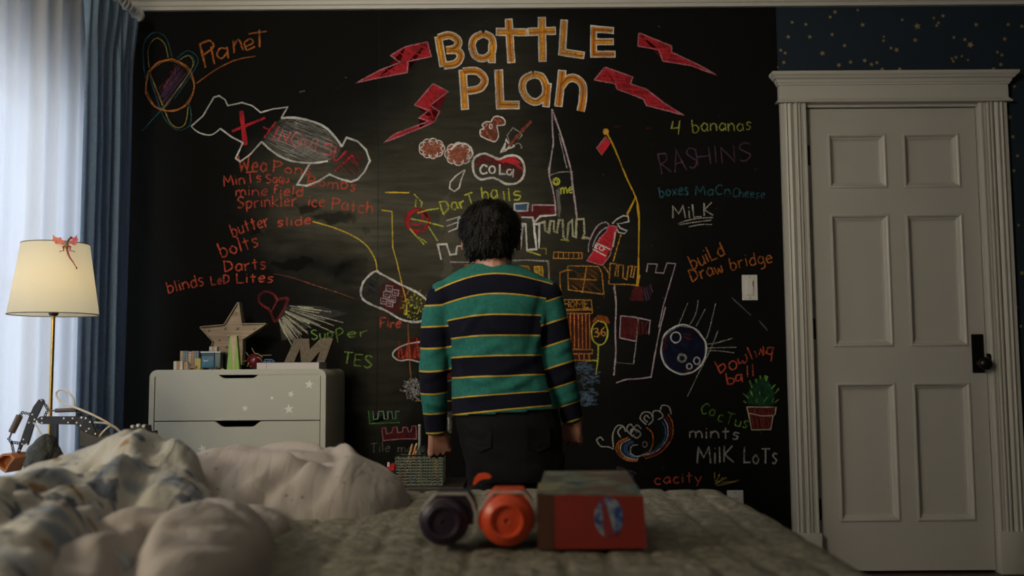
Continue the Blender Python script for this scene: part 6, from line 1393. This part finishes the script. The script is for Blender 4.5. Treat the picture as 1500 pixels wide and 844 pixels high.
# white book, blue clip, letter M
KD = 3.86; a, b = E5(182, 716, KD), E5(952, 765, KD); bx_m = E5(826, 716, KD).x
book = thing('book', 'white covered book lying flat under the letter M', 'book', (a.x, KD, T0))
bh = a.z - T0
bkx1 = E5(826, 716, KD).x; bd = .16
bm = NB(); box(bm, a.x, bkx1, KD, KD+bd, a.z-.0015, a.z+.0003); box(bm, a.x, bkx1, KD, KD+bd, T0+.0003, T0+.0018); obj('cover', bm, mat('book_cover', (.50, .47, .45), .5), book)
bm = NB(); box(bm, a.x+.0008, bkx1-.001, KD+.0008, KD+bd-.002, T0+.0018, a.z-.0015); obj('pages', bm, mat('book_pages', (.52, .48, .45), .8), book)
c = E5(285, 740, KD); bm = NB(); box(bm, c.x-.0006, c.x+.0006, KD-.0004, KD+.001, T0+.001, a.z); obj('spine_line', bm, mat('book_red', (.4, .03, .05), .5), book)
bm = NB(); box(bm, a.x+.004, bkx1-.004, KD+.004, KD+bd-.004, a.z+.0003, a.z+.0016); tag(obj('magazine', bm, mat('dark_magazine', (.06, .03, .08), .4)), 'thin dark blue and red booklet on top of the white book', 'book')
mz = a.z+.0016
c0, c1 = E5(255, 660, 3.90), E5(365, 700, 3.90); bm = NB(); tube(bm, [(c0.x, 3.905, mz+.004), (c0.x+.004, 3.905, mz+.012), (c0.x+.030, 3.905, mz+.012), (c1.x, 3.905, mz+.004)], [.0022]*4, 8); tube(bm, [(c0.x-.004, 3.91, mz+.003), (c1.x-.004, 3.91, mz+.003)], .0026, 8); tube(bm, [(c0.x+.02, 3.905, mz+.012), (c0.x+.028, 3.905, mz+.003)], .0018, 6); tag(obj('blue_clip', bm, mat('light_blue_plastic', (.06, .20, .34), .3), smooth=True), 'small light blue plastic clip on the book end by the red ball', 'clip')
MD = 3.92; corr = mat('grey_brown_board', (.15, .115, .075), .7, bump=.6, bscale=220, var=.2, vscale=120)
MP = [(470,703),(590,460),(722,458),(735,568),(835,456),(975,452),(885,712),(800,708),(832,590),(745,700),(640,703),(612,600),(570,703)]
# keep the two counters of the M as notches from below
MP = [(465,705),(575,460),(722,460),(728,572),(838,458),(972,454),(882,714),(800,708),(836,585),(735,704),(642,704),(626,560),(568,704)]
q = [(E5(x, y, MD).x, mz + max(0, E5(x, y, MD).z - E5(600, 704, MD).z)) for x, y in MP]
lm = thing('letter_m', 'brown board letter M standing on the white book', 'decor', (q[0][0]+.04, MD, mz)); bm = NB()
prism(bm, q, MD, MD+.004); obj('letter_face', bm, corr, lm); bm = NB(); prism(bm, [((x-q[0][0])*1.0+q[0][0]+.0, z) for x, z in q], MD+.0042, MD+.038); obj('letter_body', bm, mat('letter_side', (.09, .075, .055), .7), lm)

# ================================================================== BASKET on a small table behind the bed
TD = 3.55; tz_ = W(610, 712, TD).z
tb = thing('side_table', 'low dark side table behind the bed holding the pencil basket', 'table', (W(620, 700, TD).x, TD+.1, 0)); tx = W(615, 700, TD).x; dkw = mat('dark_table_wood', (.03, .02, .015), .5)
bm = NB(); box(bm, tx-.19, tx+.16, TD-.05, TD+.28, tz_-.022, tz_, .003); obj('table_top', bm, dkw, tb)
for x in (tx-.17, tx+.14):
    for y in (TD-.03, TD+.26): bm = NB(); box(bm, x-.014, x+.014, y-.014, y+.014, 0, tz_-.022); obj('leg', bm, dkw, tb)
metalg = mat('grey_green_metal', (.15, .175, .13), .45, metal=.2)
def G_(x, y, Y=TD): return W(550+x/7.03, 600+y/7.03, Y)
b0, b1 = G_(202, 468), G_(695, 770); zt2 = b0.z; zb2 = tz_+.001; bk_d = .12
bas = thing('pencil_basket', 'grey green metal basket punched with chevrons, post handle on top', 'basket', ((b0.x+b1.x)/2, TD+.06, zb2))
def mesh_wall(x0, x1, fx):    # fx maps (u, z) -> 3D; horizontal zigzag ribs between vertical bars leave chevron holes
    bm = NB(); ncol = 9; nrow = 10; wv = (x1-x0)/ncol; rh_ = (zt2-zb2)/(nrow+.6); th = .0008; rib = rh_*.30
    def quad(a, b, c_, d_):
        f = [bm.verts.new(fx(*p, 0)) for p in (a, b, c_, d_)]; g = [bm.verts.new(fx(*p, th)) for p in (a, b, c_, d_)]
        bm.faces.new(f); bm.faces.new(g[::-1])
        for i in range(4): bm.faces.new((f[i], g[i], g[(i+1) % 4], f[(i+1) % 4]))
    for c_ in range(ncol+1): x = x0+c_*wv; e = wv*.13; quad((max(x0, x-e), zb2), (min(x1, x+e), zb2), (min(x1, x+e), zt2), (max(x0, x-e), zt2))
    for r_ in range(nrow+1):
        z = zb2 + rh_*(r_+.15); 
        for c_ in range(ncol):
            x = x0+c_*wv; d_ = rh_*.42; z1__ = min(zt2-rib*2, z+d_)
            quad((x, z1__), (x+wv/2, z), (x+wv/2, z+rib*1.5), (x, min(zt2, z1__+rib*1.5))); quad((x+wv/2, z), (x+wv, z1__), (x+wv, min(zt2, z1__+rib*1.5)), (x+wv/2, z+rib*1.5))
    quad((x0, zb2), (x1, zb2), (x1, zb2+rh_*.3), (x0, zb2+rh_*.3)); quad((x0, zt2-rh_*.45), (x1, zt2-rh_*.45), (x1, zt2), (x0, zt2))
    return bm
for nm, f, u0, u1 in (('front_mesh', lambda u, z, t: (u, TD-t, z), b0.x, b1.x), ('rear_mesh', lambda u, z, t: (u, TD+bk_d+t, z), b0.x, b1.x), ('side_mesh', lambda u, z, t: (b0.x-t, u, z), TD, TD+bk_d), ('side_mesh', lambda u, z, t: (b1.x+t, u, z), TD, TD+bk_d)):
    obj(nm, mesh_wall(u0, u1, f), metalg, bas, kind='stuff')
bm = NB(); box(bm, b0.x, b1.x, TD, TD+bk_d, zb2, zb2+.001); obj('basket_floor', bm, metalg, bas)
hp0, hp1 = G_(452, 470, TD+.06), G_(453, 178, TD+.06)
bm = NB(); tube(bm, [(hp0.x, TD+.06, zb2+.001), (hp0.x+.001, TD+.06, hp1.z)], .0052, 12); auto(obj('handle_post', bm, mat('handle_grey', (.24, .27, .25), .35), bas)); bm = NB(); sphere(bm, (hp0.x+.001, TD+.06, hp1.z+.003), .0068, 14, 10); obj('handle_ball', bm, mat('handle_grey'), bas, smooth=True)
bm = NB(); tube(bm, [(hp0.x-.012, TD+.06, zt2+.006), (hp0.x-.006, TD+.06, zt2+.018), (hp0.x, TD+.06, zt2+.02)], .0015, 6); tube(bm, [(hp0.x+.012, TD+.06, zt2+.006), (hp0.x+.006, TD+.06, zt2+.018), (hp0.x, TD+.06, zt2+.02)], .0015, 6); obj('handle_braces', bm, metalg, bas, kind='stuff')
def pencil(label, p0, p1, col, r=.0036, Y=TD+.03):
    a, b = G_(*p0, Y), G_(*p1, Y); t = thing('pencil', label, 'pencil', tuple(a)); d_ = (b-a).normalized()
    bm = NB(); tube(bm, [a, b - d_*.004], r, 6); obj('shaft', bm, mat('pencil_'+col[0], col[1], .4), t); bm = NB(); tube(bm, [b - d_*.004, b + d_*.006], [r, r*.7], 8); obj('tip', bm, mat('pencil_tip', (.5, .35, .2), .6), t)
pencil('pale yellow pencil leaning at the left in the basket', (325, 560), (375, 372), ('yellow', (.50, .34, .10)))
pencil('orange pencil leaning beside the yellow one in the basket', (345, 600), (422, 362), ('orange', (.50, .17, .03)), .0042)
pencil('dark orange crayon low behind the rim of the basket', (400, 600), (418, 440), ('brown', (.25, .07, .03)))
pencil('yellow marker upright inside the basket, right of centre', (450, 755), (465, 590), ('bright_yellow', (.6, .45, .05)), .0045)
pencil('amber marker inside the basket near its right side', (630, 700), (628, 530), ('amber', (.6, .33, .04)), .007)
for k, (p, col, lab) in enumerate((((280, 640), ('red', (.5, .03, .03)), 'red crayon stub inside the basket, upper left'), ((330, 700), ('deep_red', (.35, .02, .03)), 'deep red crayon stub inside the basket, lower left'), ((420, 720), ('blue', (.05, .10, .3)), 'blue crayon stub inside the basket near the centre'))): pencil(lab, (p[0]-20, 760), (p[0], p[1]-70), col, .006)
# red construction toy left of the basket
rt_ = thing('construction_toy', 'small red brick-built toy with a white peg left of the basket', 'toy', (G_(165, 700, TD-.01).x, TD, tz_)); redp = mat('red_brick_plastic', (.45, .015, .02), .3)
def bx2(name, x0, x1, y0, y1, m, Y=TD-.01, dd=.04):
    a, b = G_(x0, y1, Y), G_(x1, y0, Y); bm = NB(); box(bm, a.x, b.x, Y, Y+dd, max(a.z, tz_), b.z, .0008, 1); return obj(name, bm, m, rt_)
bx2('red_beam', 115, 196, 590, 630, redp); bx2('red_brick', 158, 198, 560, 589, redp); bx2('red_brick', 162, 196, 678, 730, redp); bx2('dark_brick', 140, 196, 631, 677, blk); bx2('yellow_stud', 175, 196, 720, 740, ochre, TD-.014, .01); bx2('dark_foot', 165, 198, 731, 800, blk)
a = G_(132, 600, TD); bm = NB(); lathe(bm, (a.x, TD+.01, G_(132, 589, TD).z), [(.005, 0), (.005, .012), (.0035, .015)], 12); obj('white_peg', bm, wp_, rt_)

# ================================================================== TOYS ON THE COVERLET
GD = 1.56
def H(x, y, Y=GD, dy=0): v = W(600+x/4.167, 680+y/4.167, Y); return Vector((v.x, Y+dy, v.z))
TZ = BZ + .006
orangep = mat('orange_plastic', (.62, .065, .02), .35); purplep = mat('dark_purple_plastic', (.022, .012, .028), .4); whitel = mat('pale_trim', (.36, .33, .30), .5)
def blaster(label, cx, cz, r, m, housing, back, seed):
    c = H(cx, cz); R = r/4.167*GD/FPX; cz0 = max(c.z, TZ+R)
    t = thing('toy_blaster', label, 'toy', (c.x, GD+.05, TZ)); c = Vector((c.x, GD, cz0))
    bm = NB(); lathe(bm, c, [(.0028, .010), (.0030, .001), (R*.10, 0), (R*.30, .0015), (R*.50, .0015), (R*.54, -.003), (R*.62, -.004), (R*.70, .001), (R*.86, .003), (R*.96, .008), (R, .018), (R, .050), (R*.95, .056), (R*.55, .060)], 40, 'Y'); auto(obj('drum', bm, m, t), 40)
    bm = NB(); lathe(bm, c, [(.0026, .0095), (.0026, .012)], 12, 'Y'); obj('centre_hole', bm, blk, t)
    P = [(H(x, y).x, H(x, y).z) for x, y in housing]; n = len(P)
    bm = NB(); prism(bm, P, GD+.016, GD+back*.5); auto(obj('housing', bm, m, t)); 
    bm = NB()
    for (x0, z0), (x1, z1_) in zip(P[1:-1], P[2:-1]): tube(bm, [(x0, GD+.013, z0+.001), (x1, GD+.013, z1_+.001)], .0023, 8)
    obj('pale_edge', bm, whitel, t, kind='stuff')
    bm = NB(); tube(bm, [c + Vector((0, .055, .0)), c + Vector((-.002, back*.6, .0)), c + Vector((-.004, back, .004))], [R*.55, R*.5, R*.42], 20); auto(obj('barrel', bm, blk if m is purplep else mat('dark_orange_plastic', (.25, .03, .015), .4), t))
    return t, c, R
blaster('dark purple toy blaster lying left of the orange one on the coverlet', 205, 355, 152, purplep, [(48,350),(70,300),(108,245),(160,193),(350,193),(385,250),(402,310),(398,380),(60,390)], .20, 1)
t2, c2_, R2 = blaster('orange toy blaster with round drum pointing at the viewer', 592, 348, 162, orangep, [(414,350),(432,290),(462,240),(515,185),(700,185),(748,245),(768,300),(774,350),(760,410),(424,410)], .22, 2)
bm = NB(); a, b = H(568, 155, GD+.03), H(682, 182, GD+.03); box(bm, a.x, b.x, GD+.02, GD+.055, b.z-.002, a.z, .003); obj('sight_ridge', bm, orangep, t2)
# orange crescent grip and foil of the far toy
cr_ = thing('toy_disc', 'orange half disc on a small black stand behind the blasters', 'toy', (H(430, 100, 1.95).x, 1.95, BZ)); OD = 1.95
P = [(H(x, y, OD).x, H(x, y, OD).z) for x, y in ((385,125),(395,90),(415,65),(450,58),(485,62),(500,78),(490,90),(450,92),(420,105),(400,128))]
bm = NB(); prism(bm, P, OD, OD+.018); auto(obj('half_disc', bm, orangep, cr_)); bm = NB(); a, b = H(362, 152, OD), H(440, 128, OD); prism(bm, [(a.x, max(a.z, BZ+.004)), (b.x, max(a.z, BZ+.004)), (b.x-.014, b.z), (a.x+.014, b.z)], OD-.004, OD+.03); obj('stand', bm, blk, cr_)
# package with windowed left end and oval emblem
bxn = thing('toy_package', 'red cardboard toy package with oval blue emblem and open window end', 'package', (H(1150, 480).x, GD+.12, TZ))
f0, f1 = H(785, 500), H(1448, 500); ftop = H(1400, 178).z; bk = 1.80; g0, g1 = W(797, 694, bk), W(918, 694, bk); gt = W(830, 690, bk).z; fz0 = TZ
redc = mat('red_card', (.235, .022, .014), .5, var=.10, vscale=14)
def _pic(nt, b, tc):
    L = nt.links.new; n = nt.nodes.new('ShaderNodeTexNoise'); n.inputs['Scale'].default_value = 22; n.inputs['Detail'].default_value = 3; L(tc.outputs['Object'], n.inputs['Vector'])
    cr = nt.nodes.new('ShaderNodeValToRGB'); e = cr.color_ramp.elements; e[0].position = .32; e[0].color = (.02, .07, .10, 1); e[1].position = .72; e[1].color = (.16, .05, .02, 1)
    for p_, c_ in ((.42, (.05, .13, .17, 1)), (.50, (.22, .21, .13, 1)), (.58, (.07, .10, .10, 1))): x = e.new(p_); x.color = c_
    L(n.outputs[0], cr.inputs[0]); L(cr.outputs[0], b.inputs['Base Color'])
pic = mat('package_picture', rough=.35, fn=_pic)
fw0 = H(885, 300).x
F_ = [(f0.x, GD, fz0), (f1.x, GD, fz0), (f1.x-.004, GD, ftop-.004), (f0.x-.002, GD, ftop)]
Bk = [(g0.x, bk, fz0), (g1.x, bk, fz0), (g1.x, bk, gt), (g0.x, bk, gt)]
def quadm(name, P, m, th=Vector((0, 0, 0)), lab=None):
    bm = NB(); n_ = (Vector(P[1])-Vector(P[0])).cross(Vector(P[2])-Vector(P[0])).normalized()*.0012
    a = [bm.verts.new(Vector(p)) for p in P]; b = [bm.verts.new(Vector(p)-n_) for p in P]; bm.faces.new(a); bm.faces.new(b[::-1])
    for i in range(len(P)): bm.faces.new((a[i], b[i], b[(i+1) % len(P)], a[(i+1) % len(P)]))
    return obj(name, bm, m, bxn, label=lab)
xm = fw0; ftm = ftop
quadm('front_flap', [(xm, GD, fz0), F_[1], F_[2], (xm, GD, ftm-.001)], redc)
quadm('window_end', [F_[0], (xm-.0005, GD, fz0), (xm-.0005, GD, ftm-.001), F_[3]], mat('brown_window', (.085, .035, .022), .25), lab='brown see-through window end')
quadm('top_panel', [F_[3], F_[2], Bk[2], Bk[3]], pic, lab='picture printed top in blue and brown')
quadm('right_side', [F_[1], Bk[1], Bk[2], F_[2]], redc); quadm('left_side', [Bk[0], F_[0], F_[3], Bk[3]], mat('brown_window')); quadm('rear_panel', [Bk[1], Bk[0], Bk[3], Bk[2]], redc)
ea, eb = H(1215, 325), H(1300, 325)
def _emb(nt, b, tc):
    L = nt.links.new; n = nt.nodes.new('ShaderNodeTexNoise'); n.inputs['Scale'].default_value = 70; L(tc.outputs['Object'], n.inputs['Vector']); cr = nt.nodes.new('ShaderNodeValToRGB'); e = cr.color_ramp.elements; e[0].position = .40; e[0].color = (.02, .05, .20, 1); e[1].position = .60; e[1].color = (.25, .30, .36, 1); L(n.outputs[0], cr.inputs[0]); L(cr.outputs[0], b.inputs['Base Color'])
bm = NB(); rx_, rz_ = 86/4.167*GD/FPX, 118/4.167*GD/FPX; P = [(ea.x+rx_*math.cos(a), ea.z+rz_*math.sin(a)) for a in [2*PI*i/32 for i in range(32)]]; prism(bm, P, GD-.0008, GD+.0003); obj('oval_emblem', bm, mat('blue_emblem', rough=.35, fn=_emb), bxn)
bm = NB(); P = [(H(x, y).x, H(x, y).z) for x, y in ((1165,235),(1185,222),(1215,300),(1240,400),(1265,440),(1190,440),(1178,360),(1180,300))]; prism(bm, P, GD-.0014, GD-.0004); obj('emblem_stripe', bm, mat('emblem_red', (.22, .03, .03), .4), bxn)
a = W(600+845/4.167, 680+140/4.167, 1.60); bm = NB(); slope = (gt-ftop)/(bk-GD)
P = [(a.x-.018, 1.585), (a.x+.020, 1.585), (a.x+.018, 1.66), (a.x-.014, 1.66)]; v_ = [bm.verts.new((x, y, ftop+slope*(y-GD)+.0012)) for x, y in P]; u_ = [bm.verts.new((x, y, ftop+slope*(y-GD)+.0003)) for x, y in P]; bm.faces.new(v_); bm.faces.new(u_[::-1])
for i in range(4): bm.faces.new((v_[i], u_[i], u_[(i+1) % 4], v_[(i+1) % 4]))
obj('pale_label', bm, mat('pale_khaki', (.20, .19, .11), .5), bxn)
# flat dark instruction sheet lying between blaster and package
